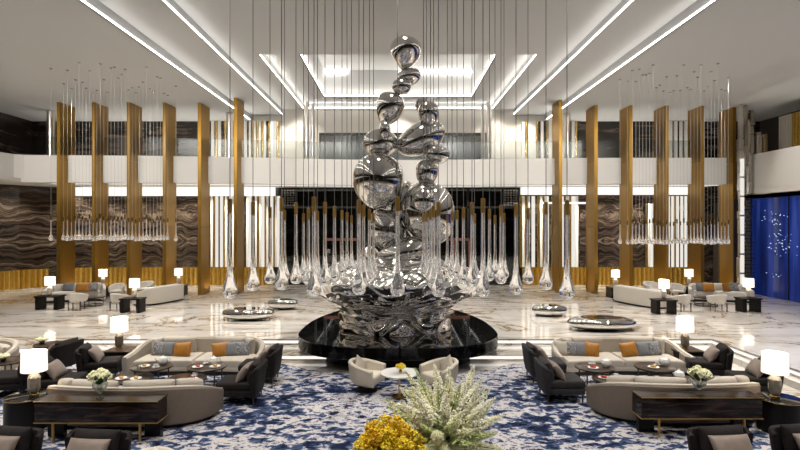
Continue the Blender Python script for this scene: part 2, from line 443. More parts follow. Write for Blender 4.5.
        bmesh.ops.remove_doubles(s.bm, verts=s.bm.verts[:], dist=1e-4)
        return s
    def done(s, name, mat, smooth=True, ang=38):
        bmesh.ops.recalc_face_normals(s.bm, faces=s.bm.faces[:])
        me = bpy.data.meshes.new(name); s.bm.to_mesh(me); s.bm.free()
        me.materials.append(MATS[mat])
        if smooth:
            me.polygons.foreach_set('use_smooth', [True] * len(me.polygons))
            me.set_sharp_from_angle(angle=R(ang))
        return me

CACHE = {}
def mesh(key, fn, mat, smooth=True, ang=38):
    k = (key, mat)
    if k not in CACHE: CACHE[k] = fn(G()).done(key, mat, smooth, ang)
    return CACHE[k]
def thing(name, label, cat, loc=(0, 0, 0), rz=0, group=None):
    o = bpy.data.objects.new(name, None); o.empty_display_size = 0.1
    C.objects.link(o); o.location = loc; o.rotation_euler = (0, 0, rz)
    o['label'] = label; o['category'] = cat
    if group: o['group'] = group
    return o
def part(name, me, parent, loc=(0, 0, 0), rot=(0, 0, 0), sc_=None, label=None):
    o = bpy.data.objects.new(name, me); C.objects.link(o); o.parent = parent
    o.location = loc; o.rotation_euler = rot
    if sc_ is not None: o.scale = sc_ if isinstance(sc_, tuple) else (sc_,) * 3
    if label: o['label'] = label
    return o
def single(name, me, label, cat, loc=(0, 0, 0), rot=(0, 0, 0), group=None, sc_=None):
    o = bpy.data.objects.new(name, me); C.objects.link(o)
    o.location = loc; o.rotation_euler = rot
    if sc_ is not None: o.scale = sc_ if isinstance(sc_, tuple) else (sc_,) * 3
    o['label'] = label; o['category'] = cat
    if group: o['group'] = group
    return o
def struct(name, me, parent=None, loc=(0, 0, 0)):
    o = bpy.data.objects.new(name, me); C.objects.link(o); o.location = loc
    if parent: o.parent = parent
    else: o['kind'] = 'structure'
    return o
ORD = 'first second third fourth fifth sixth seventh eighth ninth tenth eleventh twelfth thirteenth fourteenth fifteenth sixteenth seventeenth eighteenth nineteenth twentieth'.split()
TENS = {20: 'twenty', 30: 'thirty', 40: 'forty'}
def ordw(n):
    if n <= 20: return ORD[n - 1]
    t = n // 10 * 10
    return ('thirtieth' if n == 30 else 'fortieth') if n in (30, 40) else TENS[t] + '-' + ORD[n - t - 1]

# ================================================================== THE SETTING
def boxes(*bs, **k):
    g = G()
    for c, d in bs: g.box(c, d)
    return g
def span(x0, x1, y0, y1, z0, z1): return (((x0 + x1) / 2, (y0 + y1) / 2, (z0 + z1) / 2), (abs(x1 - x0), abs(y1 - y0), abs(z1 - z0)))

# marble floor, lower tread and landing (one polished surface on three levels)
g = G()
SY = 14.9; SX1 = 8.75; SX0 = -9.0; JY = 13.9; JX = -11.2; NY = 1.5
g.prism([(-21, SY), (21, SY), (21, 29), (-21, 29)], -0.5, 0.0)
g.prism([(SX1, -8.5), (21, -8.5), (21, SY), (SX1, SY)], -0.5, 0.0)
g.prism([(-21, JY), (SX0, JY), (SX0, SY), (-21, SY)], -0.5, 0.0)
g.prism([(-21, -8.5), (JX, -8.5), (JX, JY), (-21, JY)], -0.5, 0.0)
g.prism([(JX, -8.5), (SX1, -8.5), (SX1, NY), (JX, NY)], -0.5, 0.0)
g.prism([(SX0, 13.7), (SX1, 13.7), (SX1, SY), (SX0, SY)], -0.5, -0.15)
g.prism([(8.5, NY), (SX1, NY), (SX1, 13.7), (8.5, 13.7)], -0.5, -0.15)
g.prism([(JX, NY), (8.5, NY), (8.5, 13.7), (JX, 13.7)], -0.5, -0.3)
struct('floor', g.done('floor', 'cream_marble', False))
# dark nosing strips along the steps
g = G()
for s in (span(SX0, SX1, SY, SY + .05, 0.0, 0.006), span(SX1, SX1 + .05, NY, SY, 0.0, 0.006), span(SX0 - .05, SX0, JY, SY, 0.0, 0.006)): g.box(*s)
struct('trim_1', g.done('step_nosing', 'walnut', False))
# light strips set in the risers
g = G()
for s in (span(SX0, SX1, SY - .015, SY + .005, -0.10, -0.03), span(SX0 + .6, 8.5, 13.685, 13.705, -0.235, -0.17),
          span(SX1 - .015, SX1 + .005, NY, SY, -0.09, -0.03), span(SX0 - .005, SX0 + .015, JY, SY, -0.14, -0.02), span(JX, SX0, JY - .015, JY + .005, -0.12, -0.03)): g.box(*s)
struct('trim_2', g.done('riser_light_strip', 'led_step', False))

# ceiling panels stepping up toward the middle
Z0, Z1, Z2, Z3, Z4 = 8.76, 9.10, 9.40, 9.70, 11.05
A1, A2, A3, A4 = 7.86, 6.19, 5.05, 3.72
YB = 28.6
g = G()
t = 0.06
g.box(*span(-21, -A1, -8.5, YB, Z0, Z0 + t)); g.box(*span(A1, 21, -8.5, YB, Z0, Z0 + t))
for s in (-1, 1):
    g.box(*span(s * A1, s * (A1 + t), -8.5, YB, Z0, Z1 + t))
    g.box(*span(s * A2, s * A1, -8.5, YB, Z1, Z1 + t))
    g.box(*span(s * A2, s * (A2 + t), -8.5, YB, Z1, Z2 + t))
    g.box(*span(s * A3, s * A2, 19.4, YB, Z2, Z2 + t))
    g.box(*span(s * A3, s * (A3 + t), 19.4, 28.5, Z2, Z3 + t))
    g.box(*span(s * A4, s * A3, 19.4, 28.5, Z3, Z3 + t))
    g.box(*span(s * A4, s * (A4 + t), 19.9, 27.0, Z3, Z4 + t))
g.box(*span(-A2, A2, -8.5, 19.4, Z2, Z2 + t))
g.box(*span(-A3, A3, 19.34, 19.4, Z2, Z3 + t))
g.box(*span(-A4, A4, 19.4, 19.9, Z3, Z3 + t)); g.box(*span(-A4, A4, 19.84, 19.9, Z3, Z4))
g.box(*span(-A4, A4, 27.0, 27.06, Z3, Z4)); g.box(*span(-A4, A4, 27.0, 28.5, Z3, Z3 + t))
g.box(*span(-A3, A3, 28.5, 28.56, Z2, Z3 + t)); g.box(*span(-A3, A3, 28.5, YB + .2, Z2, Z2 + t))
g.box(*span(-A4 - t, A4 + t, 19.84, 27.06, Z4, Z4 + t))
struct('ceiling', g.done('ceiling', 'ceiling_paint', False))
g = G()
h = 0.025
for s in (-1, 1):
    g.box(*span(s * (A1 - .035), s * A1, -8, 28.2, Z0 + .01, Z0 + .01 + h))
    g.box(*span(s * (A2 - .035), s * A2, -8, 28.4, Z1 + .01, Z1 + .01 + h))
    g.box(*span(s * (A3 - .035), s * A3, 19.5, 28.4, Z2 + .01, Z2 + .01 + h))
    g.box(*span(s * (A4 - .035), s * A4, 20, 26.9, Z3 + .01, Z3 + .01 + h))
g.box(*span(-A3, A3, 28.45, 28.5, Z2 + .02, Z2 + .07)); g.box(*span(-A4, A4, 26.95, 27.0, Z3 + .02, Z3 + .06))
g.box(*span(-A4, -2.55, 26.9, 26.98, Z4 - .16, Z4 - .06)); g.box(*span(0.1, A4, 26.9, 26.98, Z4 - .16, Z4 - .06))
struct('trim_3', g.done('ceiling_light_strip', 'led_white', False))

# back wall, side walls, rear wall
g = G()
g.box(*span(-21, -6.4, YB, YB + .2, 0, 5.2)); g.box(*span(6.5, 21, YB, YB + .2, 0, 5.2))
struct('wall_back', g.done('wall_back', 'bookmatched_onyx', False))
g = G()
g.box(*span(-21, -9.9, YB, YB + .2, 5.2, 8.9)); g.box(*span(9.2, 21, YB, YB + .2, 5.2, 8.9))
struct('wall_gallery', g.done('wall_gallery', 'dark_onyx', False))
g = G(); g.box(*span(-9.9, 9.2, YB, YB + .2, 5.2, 9.46))
struct('wall_middle', g.done('wall_middle', 'cream_wall', False))
corner = [(-20.0, -8.5), (-20.0, 23.5), (-19.75, 25.4), (-19.1, 26.9), (-18.2, 27.8), (-17.0, 28.3), (-15.5, 28.55)]
g = G(); g.sweep(corner, lambda i, n: [(0, 0), (0, 5.2), (.15, 5.2), (.15, 0)])
struct('wall_left', g.done('wall_left', 'bookmatched_onyx', False))
g = G(); g.box(*span(-20.4, -19.6, -8.5, YB, 5.2, 8.9)); struct('wall_left_gallery', g.done('wall_left_gallery', 'dark_onyx', False))
g = G(); g.box(*span(19.4, 19.6, -8.5, YB, 4.4, 8.9)); g.box(*span(16.9, 17.1, -8.5, YB, 0, 4.4)); struct('wall_right', g.done('wall_right', 'dark_wall', False))
g = G(); g.box(*span(-21, 21, -8.7, -8.5, -.5, 9.5)); struct('wall_front', g.done('wall_front', 'dark_onyx', False))

# balcony: parapet, slab, soffit fascia given its own glow
par = [(-17.6, -8.4), (-17.6, 23.9), (-17.5, 24.3), (-17.2, 24.55), (-16.6, 24.65)]
ctrl = [(-12, 24.85), (-9, 25.15), (-6, 25.65), (-3, 26.2), (0, 26.45), (3, 26.3), (6, 25.95), (9, 25.7), (12, 25.65), (16.1, 25.65)]
def catmull(P, k=5, closed=False):
    out = []; n = len(P)
    for i in range(n if closed else n - 1):
        p0 = P[(i - 1) % n] if closed or i > 0 else P[0]; p1 = P[i]; p2 = P[(i + 1) % n]; p3 = P[(i + 2) % n] if closed or i + 2 < n else P[-1]
        for j in range(k):
            u = j / k
            out.append(tuple(0.5 * ((2 * p1[a]) + (-p0[a] + p2[a]) * u + (2 * p0[a] - 5 * p1[a] + 4 * p2[a] - p3[a]) * u * u + (-p0[a] + 3 * p1[a] - 3 * p2[a] + p3[a]) * u ** 3) for a in (0, 1)))
    if not closed: out.append(P[-1])
    return out
arc = catmull([par[-1]] + ctrl)
ppath = par[:-1] + arc
g = G(); g.sweep(ppath, lambda i, n: [(0, 5.17), (0, 6.43), (.22, 6.43), (.22, 5.35), (.6, 5.35), (.6, 5.17)])
g.prism([(x, y + .3) for x, y in arc] + [(16.1, YB), (-16.6, YB)], 5.20, 5.35)
g.box(*span(-20, -17.3, -8.4, YB, 5.20, 5.35))
struct('wall_balcony', g.done('wall_balcony', 'white_plaster', True, 30))
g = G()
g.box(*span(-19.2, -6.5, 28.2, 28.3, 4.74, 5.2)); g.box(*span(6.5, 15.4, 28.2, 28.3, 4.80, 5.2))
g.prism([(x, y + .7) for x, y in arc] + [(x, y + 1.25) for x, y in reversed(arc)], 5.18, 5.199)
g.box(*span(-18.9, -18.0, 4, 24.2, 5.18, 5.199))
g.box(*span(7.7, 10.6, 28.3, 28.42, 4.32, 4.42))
struct('trim_4', g.done('balcony_soffit_glow', 'soffit_glow', False))  # plaster fascia and soffit glow by themselves, in place of light on them

# white volume of the right hand gallery above the blue wall
g = G(); g.box(*span(16.3, 16.6, -8.4, 25.4, 4.42, 6.43)); g.box(*span(16.3, 19.4, -8.4, 25.4, 4.42, 4.6)); g.box(*span(16.2, 16.6, 25.3, 25.5, 4.42, 6.43)); g.box(*span(16.27, 16.3, -8.4, 25.2, 4.86, 4.88))
struct('wall_right_balcony', g.done('wall_right_balcony', 'white_plaster', False))
g = G(); g.box(*span(16.5, 16.75, 9, 25.0, 0.02, 4.42))
struct('wall_blue', g.done('wall_blue', 'blue_art_glass', False))
g = G()
for y in (11, 13.3, 15.6, 17.9, 20.2, 22.5, 24.9): g.box(*span(16.46, 16.5, y - .015, y + .015, 0.02, 4.42))
struct('trim_5', g.done('blue_wall_joint', 'black_metal', False))

# gold fluted wainscot
def flute(path, z0, z1, pitch=.24, dep=.12):
    pts = []
    for (x0, y0), (x1, y1) in zip(path, path[1:]):
        L = math.hypot(x1 - x0, y1 - y0); n = max(1, round(L / pitch)); nx, ny = (y1 - y0) / L, -(x1 - x0) / L
        for k in range(n):
            for j in range(5):
                u = (k + j / 5) / n; b = dep * abs(math.sin(PI * (j / 5)))
                pts.append((x0 + (x1 - x0) * u + nx * b, y0 + (y1 - y0) * u + ny * b))
    pts.append(path[-1])
    gg = G(); gg.sweep(pts, lambda i, n: [(0, z0), (0, z1), (.06, z1), (.06, z0)])
    return gg
wl = [(-19.86, 10.0), (-19.86, 23.5), (-19.6, 25.35), (-18.98, 26.8), (-18.1, 27.68)]
struct('trim_6', flute(wl, 0, .95).done('fluted_wainscot', 'fluted_gold', True, 60))
struct('trim_7', flute([(-17.4, 28.1), (-15.4, 28.4), (-6.6, 28.4)], 0, .95).done('fluted_wainscot', 'fluted_gold', True, 60))
struct('trim_8', flute([(6.6, 28.4), (15.6, 28.4)], 0, .95).done('fluted_wainscot', 'fluted_gold', True, 60))

# lit ribbed wall panels: white lit, gold and black vertical strips
def ribs(k, runs):
    cols = {'w': G(), 'g': G(), 'b': G(), 's': G()}
    for x0, x1, z0, z1, seq in runs:
        wt = {'w': .85, 'g': .75, 'b': .5, 's': .6}
        tot = sum(wt[c] for c in seq); x = x0
        for c in seq:
            w = (x1 - x0) * wt[c] / tot
            dy = {'w': 28.42, 'g': 28.34, 'b': 28.45, 's': 28.38}[c]
            if c == 'g':
                cols[c].tube((x + w / 2, 28.46, z0), (x + w / 2, 28.46, z1), w * .46, n=14)
            else: cols[c].box(*span(x, x + w, dy, YB, z0, z1))
            x += w
    for i, (c, m) in enumerate((('w', 'backlit_white'), ('g', 'bright_brass'), ('b', 'dark_onyx'), ('s', 'white_plaster'))):
        struct('trim_%d' % (k + i), cols[c].done('ribbed_wall', m, True, 30))
ZL = 4.74
P = lambda px: XA(px, 28.45)
ribs(9, [(P(211), P(234), .96, ZL, 'sgwbwgsbws'), (P(245), P(280), .96, ZL, 'bswgbsgswgsbwgsw'), (P(519), P(545), .96, ZL, 'gsgsbwbgsg'), (P(545), P(580), .96, ZL, 'wbgsgwbsgwsb'),
         (P(645), P(653), .96, ZL - .4, 'gsw'), (P(667), P(687), .96, ZL, 'wbwgwbwbw'),
         (P(209), P(244), 5.36, 8.74, 'bsgsbgsbgsw'), (P(245), P(279), 5.36, 8.74, 'sbsgsgsgsbgswg'), (P(522), P(551), 5.36, 8.74, 'sgsssgbsbgs'), (P(563), P(580), 5.36, 8.74, 'sgbsgb'), (P(669), P(687), 5.36, 8.74, 'sbsbsbs')])

# glazed entrance wall in the middle, night outside
g = G()
XL, XR = -6.3, 6.45
for x in (XL, -5.45, -4.4, -3.9, -2.2, -.75, .75, 2.2, 3.75, 5.6, XR): g.box(*span(x - .06, x + .06, 28.5, 28.64, 0, 5.2))
for z in (.06, 4.15, 5.14): g.box(*span(XL, XR, 28.5, 28.62, z - .05, z + .05))
wf = struct('window_1', g.done('glazed_wall', 'black_metal', False))
g = G(); g.box(*span(XL, XR, 28.56, 28.575, 0, 5.2)); struct('window_pane', g.done('window_pane', 'night_pane', False), wf)
g = G()
for x0, x1 in ((-6.25, -5.5), (5.65, 6.4)):
    nx = 5
    for i in range(nx):
        for j in range(7):
            cx = x0 + (x1 - x0) * (i + .5) / nx; cz = 4.2 + .9 * (j + .5) / 7
            g.lathe([(.062, -.02), (.075, 0), (.062, .02)], 8, (cx, 28.45, cz), cap=True) if False else g.box((cx, 28.44, cz), (.10, .04, .075), 0)
struct('window_lattice', g.done('window_lattice', 'brushed_steel', False), wf)
for k, (x0, x1) in enumerate(((-3.95, -2.15), (2.15, 3.8))):
    g = G(); g.box(*span(x0, x1, 28.40, 28.5, 2.36, 2.5))
    for x in (x0, (x0 + x1) / 2, x1): g.box(*span(x - .05, x + .05, 28.40, 28.5, 0, 2.4))
    d = struct('door_%d' % (k + 1), g.done('door_frame', 'door_red_brown', False))
    g = G(); xm = (x0 + x1) / 2
    for s in (-.12, .12): g.tube((xm + s, 28.36, .8), (xm + s, 28.36, 1.6), .02)
    struct('door_handle', g.done('door_handle', 'brushed_steel'), d)
g = G(); g.box(*span(-12, 12, 36, 36.2, -.3, 5.6)); struct('wall_outside', g.done('wall_outside', 'dark_wall', False))
g = G(); g.box(*span(-12, 12, 28.8, 36, -.3, -.1)); struct('floor_outside', g.done('floor_outside', 'dark_wall', False))
def tree(x, y, hgt, label):
    t = thing('night_tree', label, 'tree', (x, y, -.1))
    rnd = random.Random(int(x * 10)); gt = G(); gl = G()
    gt.tube((0, 0, 0), (0, 0, hgt * .6), .09, .05)
    for k in range(16):
        a = rnd.uniform(0, 2 * PI); z = hgt * rnd.uniform(.3, .6); l = rnd.uniform(.5, 1.1)
        e = (math.cos(a) * l, math.sin(a) * l * .6, z + rnd.uniform(.4, 1.6)); gt.tube((0, 0, z), e, .03, .01, 6)
        for j in range(12):
            gl.ico((e[0] + rnd.gauss(0, .25), e[1] + rnd.gauss(0, .2), e[2] + rnd.gauss(0, .25)), rnd.uniform(.05, .12), 1)
    part('trunk', gt.done('trunk', 'bark'), t); part('foliage', gl.done('foliage', 'night_leaf'), t)
tree(-4.7, 31.5, 4.6, 'dark tree outside the glazed wall left of the sculpture')
tree(-1.6, 32.5, 4.2, 'dark tree outside the glazed wall just behind the sculpture')
tree(3.0, 31.5, 4.8, 'dark tree outside the glass doors right of the sculpture')
tree(5.2, 32.5, 4.4, 'dark tree outside the glass by the right lattice panel')

# glazed gallery room above the entrance, balustrade and chrome columns
g = G()
gx0, gx1 = XA(320, 28.1), XA(490, 28.1)
for x in (gx0, XA(357, 28.1), XA(443, 28.1), gx1): g.box(*span(x - .05, x + .05, 28.05, 28.2, 5.35, 8.05))
g.box(*span(gx0, gx1, 28.05, 28.2, 7.93, 8.05))
w2 = struct('window_2', g.done('gallery_window', 'black_metal', False))
g = G(); g.box(*span(gx0, gx1, 28.1, 28.12, 5.35, 8.0)); struct('window_pane', g.done('gallery_window_pane', 'gallery_pane', False), w2)
bal = thing('glass_balustrade', 'clear glass balustrade standing along the curved white balcony edge', 'balustrade', (0, 26, 6.43))
bp = [p for p in arc if -17 < p[0] < 15.4]
for i in range(0, len(bp) - 4, 4):
    seg = bp[i:i + 5]
    gg = G(); gg.sweep([(x, y + .1) for x, y in seg], lambda i, n: [(0, 0), (0, .85), (.02, .85), (.02, 0)])
    part('glass_panel', gg.done('glass_panel', 'balustrade_pane', True, 30), bal, (0, -26, 0))
def column(px, Y, r, z0, z1, label):
    gg = G(); gg.lathe([(r, z0), (r, z1)], 24, (0, 0, 0))
    t = thing('steel_column', label, 'column', (XA(px, Y), Y, 0), 0, 'polished steel columns on the gallery')
    part('shaft', gg.done('shaft', 'polished_steel'), t)
    gb = G(); gb.lathe([(r * 1.15, z0), (r * 1.15, z0 + .12)], 24); part('collar', gb.done('collar', 'bright_brass'), t)
column(306.5, 26.9, .13, 5.36, 9.4, 'polished steel column left of the sculpture, the outer one of its pair')
column(312.5, 27.5, .11, 5.36, 9.4, 'thinner steel column left of the sculpture, the inner one of its pair')
column(489, 26.9, .13, 5.36, 9.4, 'polished steel column right of the sculpture, the outer one of its pair')
column(483, 27.5, .11, 5.36, 9.4, 'thinner steel column right of the sculpture, the inner one of its pair')
column(51, 26.0, .19, 5.36, 8.75, 'polished steel column at the far left end of the gallery')
column(229.5, 26.5, .17, 5.36, 8.75, 'pale steel column beside the innermost left gold fin')
column(567, 26.7, .17, 5.36, 8.75, 'pale steel column beside the innermost right gold fin')

# ------------------------------------------------------------------ gold fins
def fin(px, yt, yb, side, label, floor=True):
    Zt = (225 - yt)
    zc = Z0 if abs(px - 398) > 170 else Z1
    Y = F * (zc - 3.2) / Zt
    X = XA(px, Y)
    t = thing('gold_fin', label, 'fin', (X, Y, 0), 0, None)
    w = .13; dpt = 1.12; zt = zc - .01
    m = mesh('fin_panel_%.2f' % zt, lambda g: g.box(*span(0, w, .03, dpt - .03, .02, 3.1)).box(*span(0, w, .03, dpt - .03, 3.115, 6.1)).box(*span(0, w, .03, dpt - .03, 6.115, zt)), 'bronze_gold', False)
    part('fin_panel', m, t, (0 if side < 0 else -w, 0, 0))
    m = mesh('fin_edge_%.2f' % zt, lambda g: g.box(*span(-.012, w + .012, 0, .035, 0, zt)).box(*span(-.012, w + .012, dpt - .035, dpt, 0, zt)), 'bright_brass' if False else 'bronze_gold', False)
    part('edge_trim', m, t, (0 if side < 0 else -w, 0, 0))
    m = mesh('fin_shoe', lambda g: g.box(*span(-.02, w + .02, -.01, dpt + .01, 0, .05)), 'bright_brass', False)
    part('foot_plate', m, t, (0 if side < 0 else -w, 0, 0))
names = ['outermost', 'second from the outside', 'third from the outside', 'fourth from the outside', 'fifth from the outside', 'innermost, next to the sculpture']
for i, (px, yt) in enumerate(((57, 102), (92, 102), (127, 102), (163, 102.3), (198, 102.5), (234, 97.5))):
    fin(px, yt, 292, -1, 'tall gold metal fin in the left row, ' + names[i])
for i, (px, yt) in enumerate(((736, 107), (704, 105.5), (668.5, 105.3), (632.5, 105), (597.5, 105), (562, 99.5))):
    fin(px, yt, 293, 1, 'tall gold metal fin in the right row, ' + names[i])

# brown pier behind the outermost left fin
# ------------------------------------------------------------------ stacked crystal column at the right
t = thing('crystal_column', 'tall column of stacked chrome and glass tubes by the blue wall', 'column', (15.75, 24.5, 0))
rnd = random.Random(5)
for k, (dx, dy, z0, z1, w) in enumerate(((-.02, 0, 0, 8.7, .20), (.22, .1, 5.9, 8.72, .22), (.47, .25, 6.46, 8.1, .16), (.68, .3, 6.46, 8.55, .2), (.93, .2, 6.46, 7.5, .18), (1.2, .15, 6.46, 7.4, .16), (.25, .28, 0, 5.9, .16), (.36, -.05, 4.6, 6.6, .16))):
    gg = G(); z = z0
    while z < z1 - .05:
        l = min(rnd.uniform(.35, 1.1), z1 - z); a = w * rnd.uniform(.8, 1.1)
        gg.box((rnd.uniform(-.02, .02), rnd.uniform(-.03, .03), z + l / 2), (a, a, l - .02), 0, .012, 1); z += l
    part('tube', gg.done('stacked_tube', ('polished_steel', 'brushed_steel')[k % 2], False), t, (dx, dy, 0))
gg = G()
for k in range(7): gg.box((-.02, -.13, .55 + k * .88), (.16, .04, .8))
part('light_tube', gg.done('light_tube', 'backlit_white', False), t)
gg = G(); gg.box(*span(-.06, .5, .42, .48, 0, 4.4)); part('backing', gg.done('backing', 'dark_wall', False), t)
gg = G()
for k in range(26):
    z = .3 + k * .17 + rnd.uniform(0, .08); gg.box((.34 + rnd.uniform(-.08, .08), .0, z), (rnd.uniform(.2, .45), .12, .05))
part('bracket', gg.done('bracket', 'bright_brass', False), t)

# curtains on the right gallery
def curtain(y0, y1, mat, label):
    L = y1 - y0; n = int(L / .16) * 6; pts = [(.07 * math.sin(k * PI / 3), y0 + L * k / n) for k in range(n + 1)]
    gg = G(); gg.sweep(pts, lambda i, n: [(0, 4.62), (0, 8.2), (.02, 8.2), (.02, 4.62)])
    single('curtain', gg.done('curtain', mat, True, 60), label, 'curtain', (17.7, 0, 0))
curtain(23.9, 24.7, 'pale_fabric', 'pale pleated curtain on the right gallery, farthest of the three')
curtain(23.3, 23.88, 'fluted_gold', 'gold pleated curtain on the right gallery between two pale ones')
curtain(21.0, 23.28, 'pale_fabric', 'pale pleated curtain on the right gallery at the picture edge')

# small glowing pieces floating over the blue wall
rnd = random.Random(11)
spark_l = 'tiny glowing crystal on the dark blue wall at the right'
sp_m = mesh('crystal', lambda g: g.ell((0, 0, 0), (.02, .035, .014), (0, 0, 0), 8, 6), 'spark')
def sparks(cx, cy, sx, sy, n):
    for k in range(n):
        px = cx + rnd.gauss(0, sx); py = cy + rnd.gauss(0, sy); 
        px = min(798, max(756, px)); Y = 16.48 * F / (px - 398)
        z = ZA(py, Y)
        if z < .2 or z > 4.3: continue
        single('crystal', sp_m, spark_l, 'crystal', (16.485, Y, z), (rnd.uniform(-1, 1), 0, 0), 'crystals on the blue wall', rnd.uniform(.5, 1.25))
sparks(771, 217, 5.0, 5.0, 22); sparks(781, 242, 6.5, 7.5, 44); sparks(774, 275, 6, 2, 6)
# ================================================================== PLINTH AND SCULPTURE
half = [(0, 12.4), (.98, 12.42), (1.85, 12.72), (2.38, 13.3), (2.62, 14.1), (2.56, 15.7), (2.27, 17.0), (1.85, 18.0), (1.15, 18.95), (0, 19.4)]
outl = half + [(-x, y) for x, y in reversed(half[1:-1])]
outl = catmull(outl, 8, True)
pl = thing('plinth', 'low black polished egg-shaped plinth under the chrome sculpture', 'plinth', (0, 15.5, 0))
def area2(P): return sum(P[i - 1][0] * P[i][1] - P[i][0] * P[i - 1][1] for i in range(len(P)))
def inset(P, k, cy=15.6): return [(x * k, cy + (y - cy) * k) for x, y in P]
g = G(); g.prism([(x, y - 15.5) for x, y in outl], .05, .35, .03, 3)
part('top_slab', g.done('top_slab', 'black_gloss', True, 30), pl)
pm('rim_black', (0.006, 0.006, 0.006), 0.12, spec=0.12)
g = G(); g.sweep([(x, y - 15.5) for x, y in outl], lambda i, n: [(.0, .06), (.0, .33), (-.008, .33), (-.008, .06)] if area2(outl) < 0 else [(.0, .06), (.0, .33), (.008, .33), (.008, .06)], closed=True)
part('rim_band', g.done('rim_band', 'rim_black', True, 50), pl)
g = G(); ins = inset(outl, .80, 15.75); g.prism([(x, y - 15.5) for x, y in ins], -.3, .06)
part('base', g.done('base', 'black_lacquer', True, 30), pl)

SCX, SCY = -.06, 15.15
sculp = thing('sculpture', 'towering mirror-chrome sculpture of stacked pebbles rising from a rippled splash', 'sculpture', (SCX, SCY, .35))
def blob(px, py, rx, ry, rot=0, dy=0, rd=None, taper=0.0, seed=1, sq=0.0):
    Y = SCY + dy; s = Y / F
    X = XA(px, Y) - SCX; Zz = ZA(py, Y) - .35
    g = G(); g.ell((0, 0, 0), (1, 1, 1), (0, 0, 0), 40, 28)
    off = Vector((seed * 3.1, seed * 1.7, seed * .7))
    for v in g.bm.verts:
        c = v.co.copy(); k = 1 + .10 * (noise.noise(c * .9 + off))
        w = 1 + taper * c.z
        v.co = Vector((c.x * w * k, c.y * w * k, c.z * k))
        v.co = Vector((v.co.x * rx * s, v.co.y * (rd if rd else (rx + ry) / 2) * s, v.co.z * ry * s))
    me = g.done('pebble', 'chrome', True, 180)
    part('pebble', me, sculp, (X, dy, Zz), (0, R(rot), 0))
blob(405.3, 54, 14.2, 16.5, 8, 0, None, .42, 1)
blob(409, 76.5, 11.5, 8.6, -14, .05, None, .05, 2)
blob(402, 86.5, 9.4, 8.4, -16, -.1, None, .12, 3)
blob(389, 109.5, 14.0, 17.0, 22, .05, None, .36, 4)
blob(385, 130.5, 6.0, 9.8, 0, -.25, None, .1, 6)
blob(381, 143.5, 18, 14, 0, .15, None, .05, 7)
blob(378.5, 181.5, 25.0, 29, 8, -.1, 24, .12, 8)
blob(428, 115, 10.2, 13.6, 0, -.15, None, .28, 5)
blob(421.5, 105, 6.5, 8, 0, .15, None, .0, 15)
blob(420, 139.5, 26, 16, -28, .1, 18, .0, 9)
blob(437, 154.5, 13.0, 9.2, 10, -.3, 11, .0, 10)
blob(426.5, 172, 11, 14, 6, .0, None, .08, 11)
blob(427.5, 213, 28, 32.5, -14, .05, 26, .0, 12)
blob(424, 201, 11, 13, 0, -.62, 8, .1, 22)
blob(387, 230, 17, 23, -28, .05, 18, .0, 13)
blob(404, 253, 29, 14, -20, -.3, 18, .0, 14)
blob(392, 266, 33, 12, -8, -.25, 24, .0, 16)
blob(427, 266, 24, 13, 16, .05, 20, .0, 17)
blob(370, 259, 12, 13, 0, .35, 14, .0, 18)
blob(400, 206, 13, 26, 18, .5, 16, .0, 19)

# rippled splash bowl
def bowl_profile(t):
    # radius and height along the outer wall, t 0..1 (0 at the plinth, 1 at the rim)
    P = [(1.47, .0), (1.45, .25), (1.44, .50), (1.58, .66), (1.90, .82), (2.22, .98), (2.46, 1.16), (2.60, 1.38)]
    u = t * (len(P) - 1); i = min(int(u), len(P) - 2); f = u - i
    return P[i][0] + (P[i + 1][0] - P[i][0]) * f, P[i][1] + (P[i + 1][1] - P[i][1]) * f
def ridg(v): return 1 - abs(noise.noise(v)) * 2
g = G(); NA, NT = 300, 150
rows = []
for j in range(NT + 1):
    t = j / NT; row = []
    for i in range(NA):
        a = 2 * PI * i / NA
        if t < .72:
            r, z = bowl_profile(t / .72)
        else:
            u = (t - .72) / .28
            r = 2.60 - u * 2.38; z = 1.38 + .24 * math.sin(PI * u) + .1 * u
        ca, sa = math.cos(a), math.sin(a)
        rr_ = max(r, .5)
        arcl = z if t < .72 else 1.42 + (t - .72) / .28 * 2.2
        p = Vector((ca * rr_, sa * rr_, arcl))
        wv = noise.noise(Vector((p.x * 1.1, p.y * 1.1, p.z * 1.3))); w2 = noise.noise(Vector((p.x * 2.6 + 7, p.y * 2.6, p.z * 2.6)))
        ph = arcl * PI / .27 + 4.6 * wv + 2.4 * w2
        roll = abs(math.sin(ph)) ** .55
        brk = .7 + .95 * noise.noise(Vector((p.x * 2.4, p.y * 2.4 + 4, p.z * 3.0)))
        d = (.20 * roll * brk - .06) + .10 * noise.noise(Vector((p.x * 1.5, p.y * 1.5, p.z * 1.8 + 9)))
        lobes = .10 * noise.noise(Vector((ca * 2.4, sa * 2.4, 3.0)))
        env = 1.0 if t < .72 else max(.25, 1 - (t - .72) / .28 * .75)
        edge = max(0, min(1, (t - .5) / .2)) if t < .72 else 1
        r2 = r + d * (1.15 if t < .72 else .4) + lobes * edge * (1 if t < .9 else .3)
        z2 = z + (d * 1.1 * env if t > .55 else d * .25) + lobes * .6 * edge * env
        row.append(g.bm.verts.new((ca * r2, sa * r2, z2 - .02)))
    rows.append(row)
for a, b in zip(rows, rows[1:]):
    for i in range(NA): g.bm.faces.new((a[i], a[(i + 1) % NA], b[(i + 1) % NA], b[i]))
g.bm.faces.new(rows[-1]); g.bm.faces.new(list(reversed(rows[0])))
part('splash_base', g.done('splash_base', 'bowl_chrome', True, 180), sculp, (0, 0, 0))

